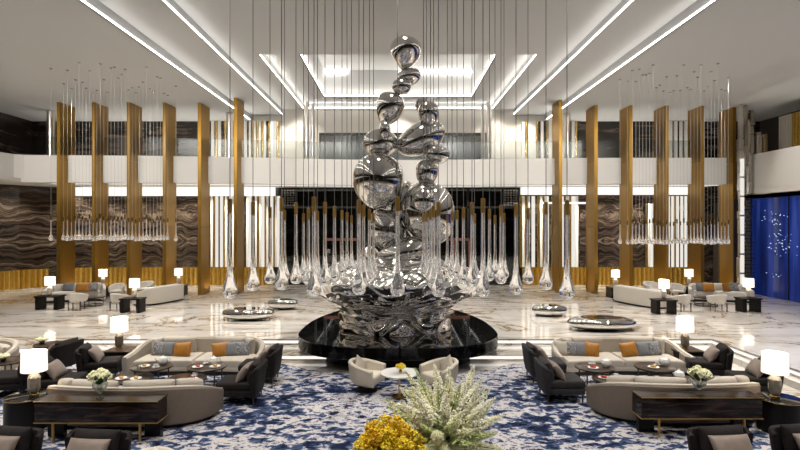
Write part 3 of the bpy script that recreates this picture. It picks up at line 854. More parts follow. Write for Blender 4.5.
# ------------------------------------------------------------------ large glass drops
drop_prof = [(.0, -1.97), (.05, -1.966), (.09, -1.953), (.128, -1.91), (.144, -1.86), (.147, -1.80), (.134, -1.725), (.104, -1.64), (.075, -1.54), (.058, -1.42), (.048, -1.26), (.044, -1.05), (.041, -.6), (.039, -.25)]
m_drop = mesh('glass_drop', lambda g: g.lathe(drop_prof, 22), 'clear_glass', True, 60)
m_cap = mesh('brass_cap', lambda g: g.lathe([(.012, .03), (.045, .02), (.045, -.27), (.0, -.27)], 14), 'drop_brass')
big = [(230, 200, 299), (253, 203, 291), (270, 208, 284), (281.5, 199, 290), (284.5, 211, 281), (296, 203.5, 284), (303.5, 214, 278), (308.5, 209, 284), (314, 198, 297), (317.5, 212, 279), (325, 203, 286),
       (334.5, 207, 281), (342, 211, 275), (347, 213, 272), (351.5, 216, 270), (359, 201, 295), (363.5, 206, 287), (369.5, 210, 282), (373.5, 213.5, 277), (397.5, 197.5, 296.5),
       (423.5, 214, 274), (426.5, 213, 277), (430.5, 210.5, 281), (433.5, 206.5, 287), (438.5, 203, 297), (447.3, 216, 270), (452, 212, 274), (457, 211, 276), (463.5, 208.5, 283), (472, 203.5, 287), (474.5, 214.5, 278),
       (483, 199.5, 297), (489.5, 210, 281), (495, 216, 276), (501, 206, 284), (504, 214, 279), (516, 204.5, 295), (528, 209, 284), (546, 203, 290), (567, 201.5, 300)]
for k, (px, yc, yb) in enumerate(big):
    D = F * 1.97 / (yb - yc)
    off = abs(px - 398)
    DD = {325: 11.5, 334.5: 11.9, 342: 12.3, 347: 12.6, 351.5: 12.35, 359: 11.15, 363.5: 11.45, 369.5: 11.75, 373.5: 12.05, 423.5: 12.4, 426.5: 12.1, 430.5: 11.8, 433.5: 11.5, 438.5: 11.2,
          447.3: 12.6, 452: 12.25, 457: 11.9, 463.5: 11.55, 472: 11.2, 474.5: 12.75, 317.5: 12.6, 303.5: 13.25, 308.5: 12.9, 296: 13.6, 495: 14.3, 489.5: 12.6}
    lim = DD.get(px, 13.2 if off < 100 else 14.3)
    D = min(D, lim); s = (yb - yc) * D / (F * 1.97)
    zt = ZA(yc, D); X = XA(px, D)
    t = thing('glass_drop_pendant', 'large clear glass drop with brass cap hanging round the sculpture, %s from the left' % ordw(k + 1), 'pendant', (X, D, zt), 0, None)
    part('glass_drop', m_drop, t, sc_=s); part('brass_cap', m_cap, t, sc_=s)
    L = 9.4 - zt
    part('cable', mesh('cable', lambda g: g.tube((0, 0, 0), (0, 0, 1), .0085, n=6), 'cable'), t, (0, 0, .02), sc_=(1, 1, L - .02))
    part('ceiling_cup', mesh('ceiling_cup', lambda g: g.lathe([(.05, 0), (.05, -.04), (.02, -.06)], 12), 'brushed_steel'), t, (0, 0, L))

# ------------------------------------------------------------------ small glass drop clusters
sp_prof = [(0, -.9), (.04, -.893), (.066, -.865), (.076, -.825), (.066, -.775), (.044, -.73), (.026, -.66), (.018, -.52), (.016, -.2), (.016, -.08)]
m_sd = mesh('small_glass_drop', lambda g: g.lathe(sp_prof, 14), 'glowing_glass', True, 60)
m_sc = mesh('small_brass_cap', lambda g: g.lathe([(.0, .02), (.028, .01), (.028, -.15), (0, -.15)], 10), 'bright_brass')
m_cb = mesh('fine_cable', lambda g: g.tube((0, 0, 0), (0, 0, 1), .0045, n=5), 'fine_cable')
m_led = mesh('light_tip', lambda g: g.ell((0, 0, -.82), (.016, .016, .02), (0, 0, 0), 10, 6), 'backlit_white')
rnd = random.Random(21)
def small(pxs, yb, side):
    for k, px in enumerate(pxs):
        D = rnd.uniform(18.2, 22.5); X = XA(px, D)
        if abs(X) < A1 + .1: D = 22.8; X = XA(px, D)
        zc = Z0 if abs(X) > A1 + .08 else Z1
        zt = ZA(yb + rnd.uniform(-.8, .8), D) + .9
        t = thing('small_glass_drop_pendant', 'small glass drop in the hanging row at the %s, %s from the left' % (side, ordw(k + 1)), 'pendant', (X, D, zt))
        part('glass_drop', m_sd, t); part('brass_cap', m_sc, t); part('light_tip', m_led, t)
        part('cable', m_cb, t, (0, 0, .01), sc_=(1, 1, zc - zt - .01))
        part('ceiling_cup', mesh('small_ceiling_cup', lambda g: g.lathe([(.05, 0), (.05, -.03), (.015, -.04)], 10), 'brushed_steel'), t, (0, 0, zc - zt))
lp = [51, 63.5, 67.5, 71.5] + [75.5 + 3.55 * i for i in range(27)] + [176]
small(lp, 240.5, 'left')
rp = [620, 627.5] + [632.5 + 3.42 * i for i in range(29)]
small(rp, 244, 'right')

# ------------------------------------------------------------------ mirror pebble benches
def bench(px0, px1, py0, py1, label, seed):
    # py1 = where it meets the floor in front
    pc = (px0 + px1) / 2; 
    Yf = F * 3.2 / (py1 - 225.0); w = (px1 - px0) * Yf / F; Y = Yf + w * .27
    w = (px1 - px0) * Y / F; h = .42
    g = G(); g.ell((0, 0, 0), (1, 1, 1), (0, 0, 0), 48, 30); off = Vector((seed, 2 * seed, 0))
    for v in g.bm.verts:
        c = v.co.copy(); k = 1 + .06 * noise.noise(c + off)
        x = math.copysign(abs(c.x) ** .92, c.x); y = math.copysign(abs(c.y) ** .92, c.y); z = math.copysign(abs(c.z) ** .75, c.z)
        dip = -.22 * max(0, 1 - (c.x ** 2 + c.y ** 2) * 2.2) if c.z > 0 else 0
        v.co = Vector((x * k * w / 2, y * k * w * .27, (z + dip) * h / 2))
    zmin = min(v.co.z for v in g.bm.verts)
    for v in g.bm.verts: v.co.z -= zmin
    single('pebble_bench', g.done('pebble_bench', 'chrome', True, 180), label, 'bench', (XA(pc, Y), Y, 0.0))
bench(222.5, 274, 306, 322, 'long mirror-polished pebble bench left of the plinth, nearer the front', 1.3)
bench(267.5, 298, 297, 310.5, 'small mirror-polished pebble bench left of the plinth, behind the long one', 2.1)
bench(532.5, 566.5, 302.5, 317.5, 'small mirror-polished pebble bench right of the plinth', 3.7)
bench(568, 635, 314.5, 333, 'large mirror-polished pebble bench on the marble right of the plinth', 5.2)
# ================================================================== FURNITURE
CZ = -0.29      # carpet top
# carpet
cp = [(-8.3, 2.0), (8.05, 2.0), (8.05, 13.25), (3.25, 13.4)]
for k in range(1, 16):
    a = R(-43.5) - (R(180) - 2 * R(43.5)) * k / 16
    cp.append((4.43 * math.cos(a), 16.77 + 4.43 * math.sin(a)))
cp += [(-3.25, 13.4), (-8.3, 13.25)]
g = G(); g.prism(cp, -.3, CZ)
single('carpet', g.done('carpet', 'patterned_carpet', False), 'blue, navy and white blotched carpet covering the sunken lounge floor', 'carpet')

def spath(a, b, n, s0=-1, s1=1, k=48, off=0.0):
    out = []
    for i in range(k + 1):
        s = s0 + (s1 - s0) * i / k
        ph = s * PI / 2
        out.append(((a - off) * math.copysign(abs(math.sin(ph)) ** (2 / n), ph), b - (b - off) * abs(math.cos(ph)) ** (2 / n)))
    return out
def sback(x, a, b, n, off):
    u = min(1, abs(x) / (a - off)); return b - (b - off) * (1 - u ** n) ** (1 / n)
def sofa(label, loc, rz, a=1.6, b=1.0, n=2.7, hc=.72, he=.44, ctop=.80, outer='shell_fabric', inner='beige_fabric', backs=4, seats=3, group=None, sh=.42):
    t = thing('curved_sofa', label, 'sofa', loc, rz, group)
    key = 'sofa%s' % str((a, b, n, hc, he, ctop, backs, seats, sh))
    def hh(s): return hc - (hc - he) * abs(s) ** 3.2
    def shell(g):
        p = spath(a, b, n)
        return g.sweep(p, lambda i, m: [(.02, .07), (0, .12), (-.01, hh(2 * i / (m - 1) - 1) - .03), (.02, hh(2 * i / (m - 1) - 1)), (.09, hh(2 * i / (m - 1) - 1)), (.12, hh(2 * i / (m - 1) - 1) - .03), (.13, .07)])
    part('back_shell', mesh(key + 'shell', shell, outer), t)
    def pipe(g):
        p = spath(a, b, n, off=.01)
        return g.sweep(p, lambda i, m: [(o, hh(2 * i / (m - 1) - 1) + z) for o, z in ((-.005, -.005), (.0, .012), (.08, .012), (.085, -.005))])
    part('top_rail', mesh(key + 'rail', pipe, inner), t)
    part('plinth_base', mesh(key + 'pl', lambda g: g.prism(spath(a, b, n, off=.09) + [(a - .3, b - .08), (0, b - .16), (-a + .3, b - .08)], 0, .09), 'black_metal', True, 30), t)
    yf = lambda x: b - .03 - .13 * (1 - (x / a) ** 2)
    part('seat_base', mesh(key + 'sb', lambda g: g.slab(-a + .13, a - .13, lambda x: sback(x, a, b, n, .12), yf, .08, sh - .15, .03, 24), inner), t)
    ai = a - .2
    for k in range(seats):
        x0 = -ai + 2 * ai * k / seats + .008; x1 = -ai + 2 * ai * (k + 1) / seats - .008
        part('seat_cushion', mesh(key + 'sc%d' % k, lambda g: g.slab(x0, x1, lambda x: sback(x, a, b, n, .16), lambda x: yf(x) - .01, sh - .16, sh, .05, 10, 9, .02), inner), t)
    smax = .80 if n < 4 else .60
    for k in range(backs):
        s0 = -smax + 2 * smax * k / backs + .006; s1 = -smax + 2 * smax * (k + 1) / backs - .006
        def bc(g):
            p = spath(a, b, n, s0, s1, 20, .14)
            def pr(i, m):
                u = 2 * i / (m - 1) - 1; f = max(.12, (1 - abs(u) ** 7)) ** .5
                lo, hi = sh - .02, ctop - (ctop - he - .12) * abs(s0 + (s1 - s0) * i / (m - 1)) ** 4
                mz = (lo + hi) / 2; hz = (hi - lo) / 2 * (.9 + .1 * f); th = .20 * f
                return [(.10 + (1 - math.copysign(abs(math.cos(q)) ** .7, math.cos(q))) * 0 + math.copysign(abs(math.cos(q)) ** .75, math.cos(q)) * th / 2, mz + math.copysign(abs(math.sin(q)) ** .5, math.sin(q)) * hz) for q in [2 * PI * w / 16 for w in range(16)]]
            return g.sweep(p, pr)
        part('back_cushion', mesh(key + 'bc%d' % k, bc, inner), t)
    return t

def cushion(label, loc, rz, mat, w=.46, h=.40, th=.16, lean=-20, group=None, roll=0):
    me = mesh('cushion%s' % str((w, h, th)), lambda g: g.pillow(w, h, th), mat)
    M = Matrix.Rotation(rz, 4, 'Z') @ Matrix.Rotation(R(lean), 4, 'X') @ Matrix.Rotation(R(roll), 4, 'Y')
    return single('cushion', me, label, 'cushion', loc, M.to_euler(), group)

def armchair(label, loc, rz, mat='charcoal_velvet', w=.80, pillow=None, pl_mat='taupe_satin', group=None):
    t = thing('armchair', label, 'armchair', loc, rz, group)
    a, b, n = w / 2, .80, 4.0
    def hh(s): return .74 - .06 * max(0, (abs(s) - .55) / .45) ** 2
    def shell(g):
        p = spath(a, .11, 5.0, k=44)
        return g.sweep(p, lambda i, m: [(.03, .16), (.0, .30), (-.05, hh(2 * i / (m - 1) - 1) - .03), (-.03, hh(2 * i / (m - 1) - 1)), (.02, hh(2 * i / (m - 1) - 1) - .01), (.07, .30), (.08, .16)])
    part('back_shell', mesh('ac_shell%.2f' % w, shell, mat), t)
    part('seat', mesh('ac_seat%.2f' % w, lambda g: g.box((0, .44, .22), (w - .16, .74, .12), 0, .02).box((0, .46, .355), (w - .17, .72, .15), 0, .05, 3), mat), t)
    part('back_cushion', mesh('ac_bc%.2f' % w, lambda g: g.pillow(w - .17, .40, .24, Matrix.Translation((0, .17, .40)) @ Matrix.Rotation(R(14), 4, 'X')), mat), t)
    for sx in (-1, 1):
        for y in (.08, .76):
            part('leg', mesh('ac_leg', lambda g: g.tube((0, 0, 0), (0, 0, .18), .014, .022, 8), 'wood_leg'), t, (sx * (a - .10), y, 0))
    if pillow:
        M = Matrix.Rotation(rz, 4, 'Z')
        p = Vector(loc) + M @ Vector((.0, .43, .425))
        cushion(pillow, p, rz, pl_mat, .56, .36, .18, 36)
    return t

def tub(label, loc, rz, mat='cream_fabric', legs=False, s=1.0, pillow=None, pl_mat='beige_fabric', group=None):
    t = thing('tub_chair', label, 'armchair', loc, rz, group)
    a, b, n = .42, .74, 2.3
    z0 = .16 if not legs else .30
    def hh(q): return .70 - .14 * abs(q) ** 2
    def shell(g):
        p = spath(a, b, n, k=40)
        def pr(i, m):
            q = 2 * i / (m - 1) - 1; h = hh(q)
            return [(.13, z0), (.05, z0 + .06), (.015, z0 + .2), (-.01, h - .03), (.015, h), (.06, h), (.09, h - .03), (.10, z0 + .25), (.16, z0 + .05)]
        return g.sweep(p, pr)
    s3 = (s, s, .94) if legs else s
    part('shell', mesh('tub_shell%s' % legs, shell, mat), t, sc_=s3)
    part('seat_cushion', mesh('tub_seat%s' % legs, lambda g: g.prism(spath(a, b, n, off=.10) , z0 + .02, .40, .05, 3), mat), t, sc_=s3)
    if legs:
        for sx in (-1, 1):
            for y in (.14, .62):
                part('leg', mesh('tub_leg', lambda g: g.tube((0, 0, 0), (0, 0, 1), .022, .03, 8), 'wood_leg'), t, (sx * .27 * s, y * s, 0), (R(0), 0, 0), (s, s, .33))
    else:
        part('pedestal', mesh('tub_ped', lambda g: g.lathe([(.27, 0), (.27, .03), (.2, .06), (.18, .17)], 28, (0, .42, 0)), 'black_metal'), t, sc_=s)
    if pillow:
        p = Vector(loc) + Matrix.Rotation(rz, 4, 'Z') @ Vector((-.16 * s, .30 * s, .41 * s + .02))
        cushion(pillow, p, rz, pl_mat, .34, .34, .13, 20, roll=45)
    return t

def lamp(label, loc, mat='lamp_stone', k=1.0):
    t = thing('table_lamp', label, 'lamp', loc)
    part('lamp_base', mesh('lamp_base', lambda g: g.lathe([(.06, .05), (.088, .08), (.10, .15), (.10, .31), (.045, .40), (.04, .42)], 8), mat, True, 20), t, sc_=k)
    part('foot', mesh('lamp_foot', lambda g: g.lathe([(.075, 0), (.075, .025), (.04, .055)], 20), 'bright_brass'), t, sc_=k)
    part('stem', mesh('lamp_stem', lambda g: g.tube((0, 0, .40), (0, 0, .72), .008), 'bright_brass'), t, sc_=k)
    part('lamp_shade', mesh('lamp_shade', lambda g: g.lathe([(.192, .42), (.200, .42), (.194, .76), (.186, .76), (.192, .42)], 36, cap=False), 'lit_lampshade', True, 50), t, sc_=k)
    ld = bpy.data.lights.new('bulb', 'POINT'); ld.energy = 22; ld.color = (1, .85, .66); ld.shadow_soft_size = .06
    lo = bpy.data.objects.new('bulb', ld); C.objects.link(lo); lo.parent = t; lo.location = (0, 0, .66 * k)
    return t

def console(label, loc, w=2.0, d=.38):
    t = thing('console_table', label, 'console table', loc)
    h = .66
    part('body', mesh('con_body', lambda g: g.box((0, d / 2, .47), (w - .02, d - .02, .31), 0, .004, 1), 'striped_veneer', False), t)
    part('top', mesh('con_top', lambda g: g.box((0, d / 2, h - .015), (w, d, .03), 0, .004, 1), 'striped_veneer', False), t)
    part('trim', mesh('con_trim', lambda g: g.box((0, -.004, h - .004), (w, .008, .01)).box((0, d / 2, .31), (w, d, .012)), 'drop_brass', False), t)
    for sx in (-1, 1):
        lg = part('leg', mesh('con_leg', lambda g: g.box((0, 0, .15), (.03, .04, .30), 0, .003, 1), 'drop_brass', False), t, (sx * (w / 2 - .30), .03, 0))
        part('leg', mesh('con_leg_panel', lambda g: g.box((0, 0, .15), (.26, .10, .30)), 'black_lacquer', False), t, (sx * (w / 2 - .20), d - .08, 0))
    return t

def drum(label, loc, r=.29, h=.55):
    t = thing('drum_table', label, 'side table', loc)
    part('body', mesh('drum_body%.2f' % r, lambda g: g.lathe([(r - .01, 0), (r - .01, h - .025)], 40), 'black_lacquer'), t)
    part('top', mesh('drum_top%.2f' % r, lambda g: g.lathe([(r, h - .03), (r, h - .004), (r - .01, h)], 48), 'black_gloss'), t)
    part('rim', mesh('drum_rim%.2f' % r, lambda g: g.lathe([(r, h - .02), (r + .006, h - .02), (r + .006, h - .008), (r, h - .008), (r, h - .02)], 48, cap=False), 'drop_brass'), t)
    return t

def rtable(label, loc, r=.41, h=.46, top='walnut', cat='coffee table', low=False):
    t = thing('coffee_table', label, cat, loc)
    part('top', mesh('rt_top%.2f%.2f' % (r, h), lambda g: g.lathe([(r - .01, h - .035), (r, h - .02), (r, h - .004), (r - .008, h)], 48), top), t)
    part('rim', mesh('rt_rim%.2f%.2f' % (r, h), lambda g: g.lathe([(r, h - .03), (r + .008, h - .03), (r + .008, h - .004), (r, h - .004), (r, h - .03)], 48, cap=False), 'black_metal'), t)
    for k in range(4):
        a = PI / 4 + k * PI / 2
        part('leg', mesh('rt_leg%.2f' % h, lambda g: g.tube((0, 0, 0), (0, 0, h - .03), .016, n=10), 'wood_leg'), t, (math.cos(a) * (r - .06), math.sin(a) * (r - .06), 0))
    part('lower_ring', mesh('rt_ring%.2f' % r, lambda g: g.lathe([(r - .075, .02), (r - .045, .02), (r - .045, .045), (r - .075, .045), (r - .075, .02)], 40, cap=False), 'wood_leg'), t)
    return t

def slab_table(label, loc, w=.9, d=.6, h=.5, rz=0):
    t = thing('side_table', label, 'side table', loc, rz)
    part('top', mesh('st_top%s' % str((w, d, h)), lambda g: g.box((0, 0, h - .025), (w, d, .05), 0, .006, 1), 'black_lacquer', False), t)
    for sx in (-1, 1):
        part('leg', mesh('st_leg%s' % str((w, d, h)), lambda g: g.box((0, 0, (h - .05) / 2), (.14, d * .85, h - .05), 0, .006, 1), 'black_lacquer', False), t, (sx * (w / 2 - .1), 0, 0))
    return t
def cube_table(label, loc, w=.7, h=.47):
    t = thing('side_table', label, 'side table', loc)
    part('body', mesh('ct_body', lambda g: g.box((0, 0, (h - .03) / 2), (w - .04, w - .04, h - .03), 0, .006, 1), 'black_lacquer', False), t)
    part('top', mesh('ct_top', lambda g: g.box((0, 0, h - .015), (w, w, .03), 0, .006, 1), 'walnut', False), t)
    return t

# tableware
m_plate = mesh('plate', lambda g: g.lathe([(.0, .004), (.06, 0), (.075, .006), (.115, .018), (.113, .022), (.07, .01), (0, .009)], 28, cap=False), 'porcelain')
def plate(label, loc, food=None):
    single('plate', m_plate, label, 'plate', loc)
    if food:
        m, nm, lab = food
        g_m = mesh('pastry', lambda g: g.ell((0, 0, .03), (.045, .038, .025), (0, 0, .3), 12, 8).ell((.03, -.03, .025), (.025, .022, .018), (0, 0, .3), 10, 6).ell((-.035, .025, .024), (.024, .026, .017), (0, 0, .3), 10, 6), m)
        single('pastry', g_m, lab, 'pastry', (loc[0], loc[1], loc[2] + .008))
def cup(label, loc):
    t = thing('teacup', label, 'cup', loc)
    part('saucer', mesh('saucer', lambda g: g.lathe([(0, 0), (.045, 0), (.075, .014), (.073, .018), (.04, .006), (0, .006)], 24, cap=False), 'porcelain'), t)
    part('bowl', mesh('cup_bowl', lambda g: g.lathe([(0, .008), (.025, .008), (.042, .04), (.045, .07), (.041, .07), (.036, .035), (0, .016)], 24, cap=False), 'porcelain'), t)
    def hd(g):
        for k in range(6):
            a0, a1 = -PI / 2 + PI * k / 6, -PI / 2 + PI * (k + 1) / 6
            g.tube((.040 + .022 * math.cos(a0), 0, .045 + .02 * math.sin(a0)), (.040 + .022 * math.cos(a1), 0, .045 + .02 * math.sin(a1)), .005, n=6)
        return g
    part('handle', mesh('cup_handle', hd, 'porcelain'), t)
def teapot(label, loc):
    t = thing('teapot', label, 'teapot', loc, R(200))
    part('body', mesh('pot_body', lambda g: g.lathe([(0, 0), (.06, 0), (.10, .05), (.105, .09), (.08, .145), (.045, .16), (0, .165)], 28, cap=False), 'porcelain'), t)
    part('lid', mesh('pot_lid', lambda g: g.lathe([(.045, .16), (.03, .175), (.01, .18), (.014, .195), (0, .205)], 20), 'porcelain'), t)
    part('spout', mesh('pot_spout', lambda g: g.tube((.085, 0, .06), (.14, 0, .11), .022, .014).tube((.14, 0, .11), (.165, 0, .15), .014, .009), 'porcelain'), t)
    def hd(g):
        for k in range(8):
            a0, a1 = PI / 2 + PI * k / 8, PI / 2 + PI * (k + 1) / 8
            g.tube((-.085 + .06 * math.cos(a0), 0, .09 + .05 * math.sin(a0)), (-.085 + .06 * math.cos(a1), 0, .09 + .05 * math.sin(a1)), .009, n=8)
        return g
    part('handle', mesh('pot_handle', hd, 'porcelain'), t)
def wineglass(label, loc):
    single('wine_glass', mesh('wine_glass', lambda g: g.lathe([(0, 0), (.035, 0), (.03, .004), (.005, .01), (.004, .09), (.02, .105), (.037, .14), (.038, .17), (.031, .21), (.029, .21), (.036, .17), (.034, .14), (.018, .11), (0, .1)], 20, cap=False), 'vase_glass'), label, 'glass', loc)

# flowers
def head_mesh(g):
    rn = random.Random(3)
    for k in range(46):
        u, v = rn.uniform(-1, 1), rn.uniform(0, 2 * PI); q = math.sqrt(1 - u * u)
        g.ico((q * math.cos(v) * .07, q * math.sin(v) * .07, u * .055), (.02, .02, .016), 1)
    g.ico((0, 0, 0), .052, 1)
    return g
def leaf_mesh(g):
    n = 8; rows = []
    for i in range(n + 1):
        u = i / n; w = .045 * math.sin(PI * min(1, u * 1.02) ** .8) + .002; z = u * .2; b = .05 * u * u
        rows.append([g.bm.verts.new((-w, b + .01, z)), g.bm.verts.new((0, b, z)), g.bm.verts.new((w, b + .01, z))])
    for a, b in zip(rows, rows[1:]):
        for k in range(2): g.bm.faces.new((a[k], a[k + 1], b[k + 1], b[k]))
    bmesh.ops.solidify(g.bm, geom=g.bm.faces[:], thickness=.003)
    return g
def dirrot(d):
    return Vector(d).to_track_quat('Z', 'Y').to_euler()
def vase_flowers(label, loc, flip=1):
    t = thing('flower_vase', label, 'flower vase', loc)
    part('vase', mesh('goblet_vase', lambda g: g.lathe([(0, 0), (.065, 0), (.06, .015), (.022, .04), (.022, .07), (.07, .11), (.11, .17), (.118, .22), (.105, .27), (.098, .27), (.11, .22), (.10, .17), (.06, .12), (0, .09)], 28, cap=False), 'vase_glass'), t)
    rn = random.Random(int(abs(loc[0]) * 100))
    for k, (x, y, z) in enumerate(((-.10, 0, .37), (-.02, .05, .41), (.06, .0, .40), (-.05, -.06, .34), (-.15, .02, .33), (.02, -.05, .36), (.1, .05, .34))):
        h = part('flower_head', mesh('flower_head', head_mesh, 'petal_cream'), t, (x * flip, y, z), (rn.random(), rn.random(), 0), rn.uniform(.8, 1.05))
        q = G(); q.tube((0, 0, 0), Vector((-x * flip * .9, -y, .12 - z)), .005, n=6)
        part('stem', q.done('stem', 'leaf_green'), t, (x * flip, y, z))
    for k in range(6):
        a = rn.uniform(0, 2 * PI)
        part('leaf', mesh('leaf', leaf_mesh, 'leaf_green'), t, (.05 * math.cos(a), .05 * math.sin(a), .22), dirrot((math.cos(a), math.sin(a) * .6, rn.uniform(.1, .9))), 1.0)
def spike_mesh(seed, wid, dens, leafy=False):
    def fn(g):
        rn = random.Random(seed)
        N = dens
        for k in range(N):
            u = k / N; z = .34 + .66 * u; w = wid * (1 - u) ** .7 * (.5 + .5 * min(1, u * 6)) + .006
            a = rn.uniform(0, 2 * PI); rr = w * rn.uniform(.45, 1.0); bend = .06 * z * z
            s = rn.uniform(.55, 1.0) * (.024 * (1 - u) + .009)
            if leafy: g.ell((rr * math.cos(a) + bend, rr * math.sin(a), z), (s * .7, s * .45, s * 1.5), (rn.uniform(-1, 1), rn.uniform(-1, 1), a), 6, 5)
            else: g.ico((rr * math.cos(a) + bend, rr * math.sin(a), z), (s, s, s * .8), 1)
        return g
    return fn
def tuft_mesh(seed, n):
    def fn(g):
        rn = random.Random(seed)
        for k in range(n):
            a = rn.uniform(0, 2 * PI); z = rn.uniform(.5, 1.0); rr = .16 * math.sqrt(rn.random()) * (1.1 - abs(z - .75) * 1.6)
            s = rn.uniform(.026, .044)
            g.ell((rr * math.cos(a), rr * math.sin(a), z), (s * .8, s * .6, s * 1.25), (rn.uniform(-1, 1), rn.uniform(-1, 1), a), 6, 5)
        return g
    return fn
def bouquet(label, loc, n, L, meshes, vase_mat, rnd, spread, org, wide=1.0):
    t = thing('flower_arrangement', label, 'flower arrangement', loc)
    part('vase', mesh('vase' + label[:8], lambda g: g.lathe([(0, 0), (.10, 0), (.13, .06), (.14, .16), (.10, org - .08), (.11, org - .02), (.10, org - .02), (.09, org - .08), (0, .1)], 32, cap=False), vase_mat), t)
    for k in range(n):
        u = (k + .5) / n; el = math.acos(1 - u * (1 - math.cos(spread))); a = k * 2.39996
        d = Vector((math.sin(el) * math.cos(a) * wide, math.sin(el) * math.sin(a), math.cos(el)))
        d += Vector((rnd.gauss(0, .05), rnd.gauss(0, .05), rnd.gauss(0, .05))); d.normalize()
        l = L * rnd.uniform(.82, 1.08) * (1 - .24 * (el / spread) ** 2)
        me = rnd.choice(meshes)
        e = part('flower_spike', me, t, (0, 0, org - .02), dirrot(d), l)
        part('stem', mesh('spike_stem', lambda g: g.tube((0, 0, 0), (.0, 0, .45), .008, .006, 6).tube((0, 0, .45), (.055, 0, .97), .006, .003, 6), 'leaf_green'), e)
    for k in range(16):
        a = rnd.uniform(0, 2 * PI)
        part('leaf', mesh('leaf', leaf_mesh, 'leaf_green'), t, (.06 * math.cos(a), .06 * math.sin(a), org - .03), dirrot((math.cos(a), math.sin(a), rnd.uniform(-.1, .8))), rnd.uniform(1.1, 1.7))

# ------------------------------------------------------------------ sunken lounge, left group
sofa('curved taupe-backed sofa turned away from the camera behind the left console', (-4.80, 9.0, CZ), 0, 1.53, .98)
sofa('long curved beige sofa facing the camera at the back of the left group', (-4.78, 13.45, CZ), PI, 1.56, 1.2, 5.0, .68, .44, .72, 'beige_fabric', 'beige_fabric', 4, 2, sh=.34)
sofa('curved taupe-backed sofa turned away from the camera behind the right console', (5.12, 9.18, CZ), 0, 1.53, .98)
sofa('long curved beige sofa facing the camera at the back of the right group', (5.28, 13.45, CZ), PI, 1.56, 1.2, 5.0, .68, .44, .72, 'beige_fabric', 'beige_fabric', 4, 2, sh=.34)
console('dark striped console table on brass legs behind the left sofa', (-4.85, 8.55, CZ))
console('dark striped console table on brass legs behind the right sofa', (4.99, 8.74, CZ))
drum('black drum side table at the left end of the left console', (-6.40, 9.2, CZ), .345)
drum('black drum side table at the right end of the right console, reflecting blue', (6.5, 9.08, CZ), .345)
lamp('white-shaded lamp with pale faceted base on the left drum table', (-6.29, 9.22, CZ + .55))
lamp('white-shaded lamp with pale faceted base on the right drum table', (6.43, 9.1, CZ + .55))
cube_table('black square side table with lamp beside the left beige sofa', (-6.72, 13.05, CZ), .66)
cube_table('black square side table with lamp beside the right beige sofa', (7.0, 13.05, CZ), .66)
lamp('white-shaded lamp with smoky faceted base behind the left lounge armchairs', (-6.82, 13.05, CZ + .47), 'smoked_lamp_stone')
lamp('white-shaded lamp with smoky faceted base behind the right lounge armchairs', (7.02, 13.05, CZ + .47), 'smoked_lamp_stone')
vase_flowers('cream flowers in a glass goblet vase on the left console', (XA(100, 8.74), 8.74, CZ + .66))
vase_flowers('cream flowers in a glass goblet vase on the right console', (XA(699, 8.93), 8.93, CZ + .66), -1)

# dark armchairs closing the groups
armchair('dark velvet armchair right of the left group, nearer the camera', (-2.72, 10.62, CZ), R(90), 'charcoal_velvet', .80, 'taupe cushion on the nearer right armchair of the left group')
armchair('dark velvet armchair right of the left group, farther from the camera', (-2.68, 11.95, CZ), R(90), 'charcoal_velvet', .80, 'taupe cushion on the farther right armchair of the left group')
armchair('slate velvet armchair left of the right group, nearer the camera', (2.86, 10.75, CZ), R(-90), 'slate_velvet', .80, 'taupe cushion on the nearer left armchair of the right group')
armchair('slate velvet armchair left of the right group, farther from the camera', (2.92, 12.1, CZ), R(-90), 'slate_velvet', .80, 'taupe cushion on the farther left armchair of the right group')
armchair('dark velvet armchair left of the left coffee tables, beside the lamp table', (-7.15, 12.0, CZ), R(-72), 'charcoal_velvet', .80, 'taupe cushion on the dark armchair beside the left lamp table')
armchair('dark velvet armchair between the left drum table and the beige cushions', (-7.25, 10.75, CZ), R(-82), 'charcoal_velvet', .80, 'taupe cushion on the dark armchair behind the left drum table')
armchair('dark velvet armchair right of the right coffee tables, beside the lamp table', (7.42, 12.0, CZ), R(72), 'charcoal_velvet', .80, 'taupe cushion on the dark armchair beside the right lamp table')
armchair('dark velvet armchair behind the right drum table', (7.65, 10.85, CZ), R(80), 'charcoal_velvet', .80, 'taupe cushion on the dark armchair behind the right drum table')
# neighbouring group at the far left
armchair('dark armchair facing left in the far left group, back to the lamp armchair', (-7.72, 12.55, CZ), R(80), 'charcoal_velvet', .86, 'brown cushion on the left-facing armchair of the far left group')
armchair('dark low armchair at the left edge, behind the lamp on the drum table', (-7.55, 11.1, CZ), R(100), 'charcoal_velvet', .80)
sofa('beige curved sofa cut by the left picture edge, beyond the dark armchairs', (-10.25, 13.3, CZ), R(178), 1.25, .95, 2.6, .68, .5, .6, 'beige_fabric', 'beige_fabric', 2, 2)
rtable('dark round table at the left edge with a small bunch of flowers', (XA(8, 11.9), 11.9, CZ), .42, .48)
rtable('dark round table with cream flowers right of the left-edge beige sofa', (XA(49, 13.3), 13.35, CZ), .36, .52)
def posy(label, loc):
    t = thing('posy', label, 'flower vase', loc)
    part('bowl', mesh('posy_bowl', lambda g: g.lathe([(0, 0), (.045, 0), (.06, .05), (.05, .08), (.04, .08), (0, .06)], 18), 'black_gloss'), t)
    for k in range(5):
        a = k * 1.256; part('flower_head', mesh('flower_head', head_mesh, 'petal_cream'), t, (.085 * math.cos(a), .07 * math.sin(a), .12), (0, 0, a), .75)
posy('small bowl of cream flowers on the table at the left picture edge', (XA(3, 11.75), 11.75, CZ + .48))
posy('small bowl of cream flowers on the dark table beyond the left lamp', (XA(42, 13.3), 13.3, CZ + .52))

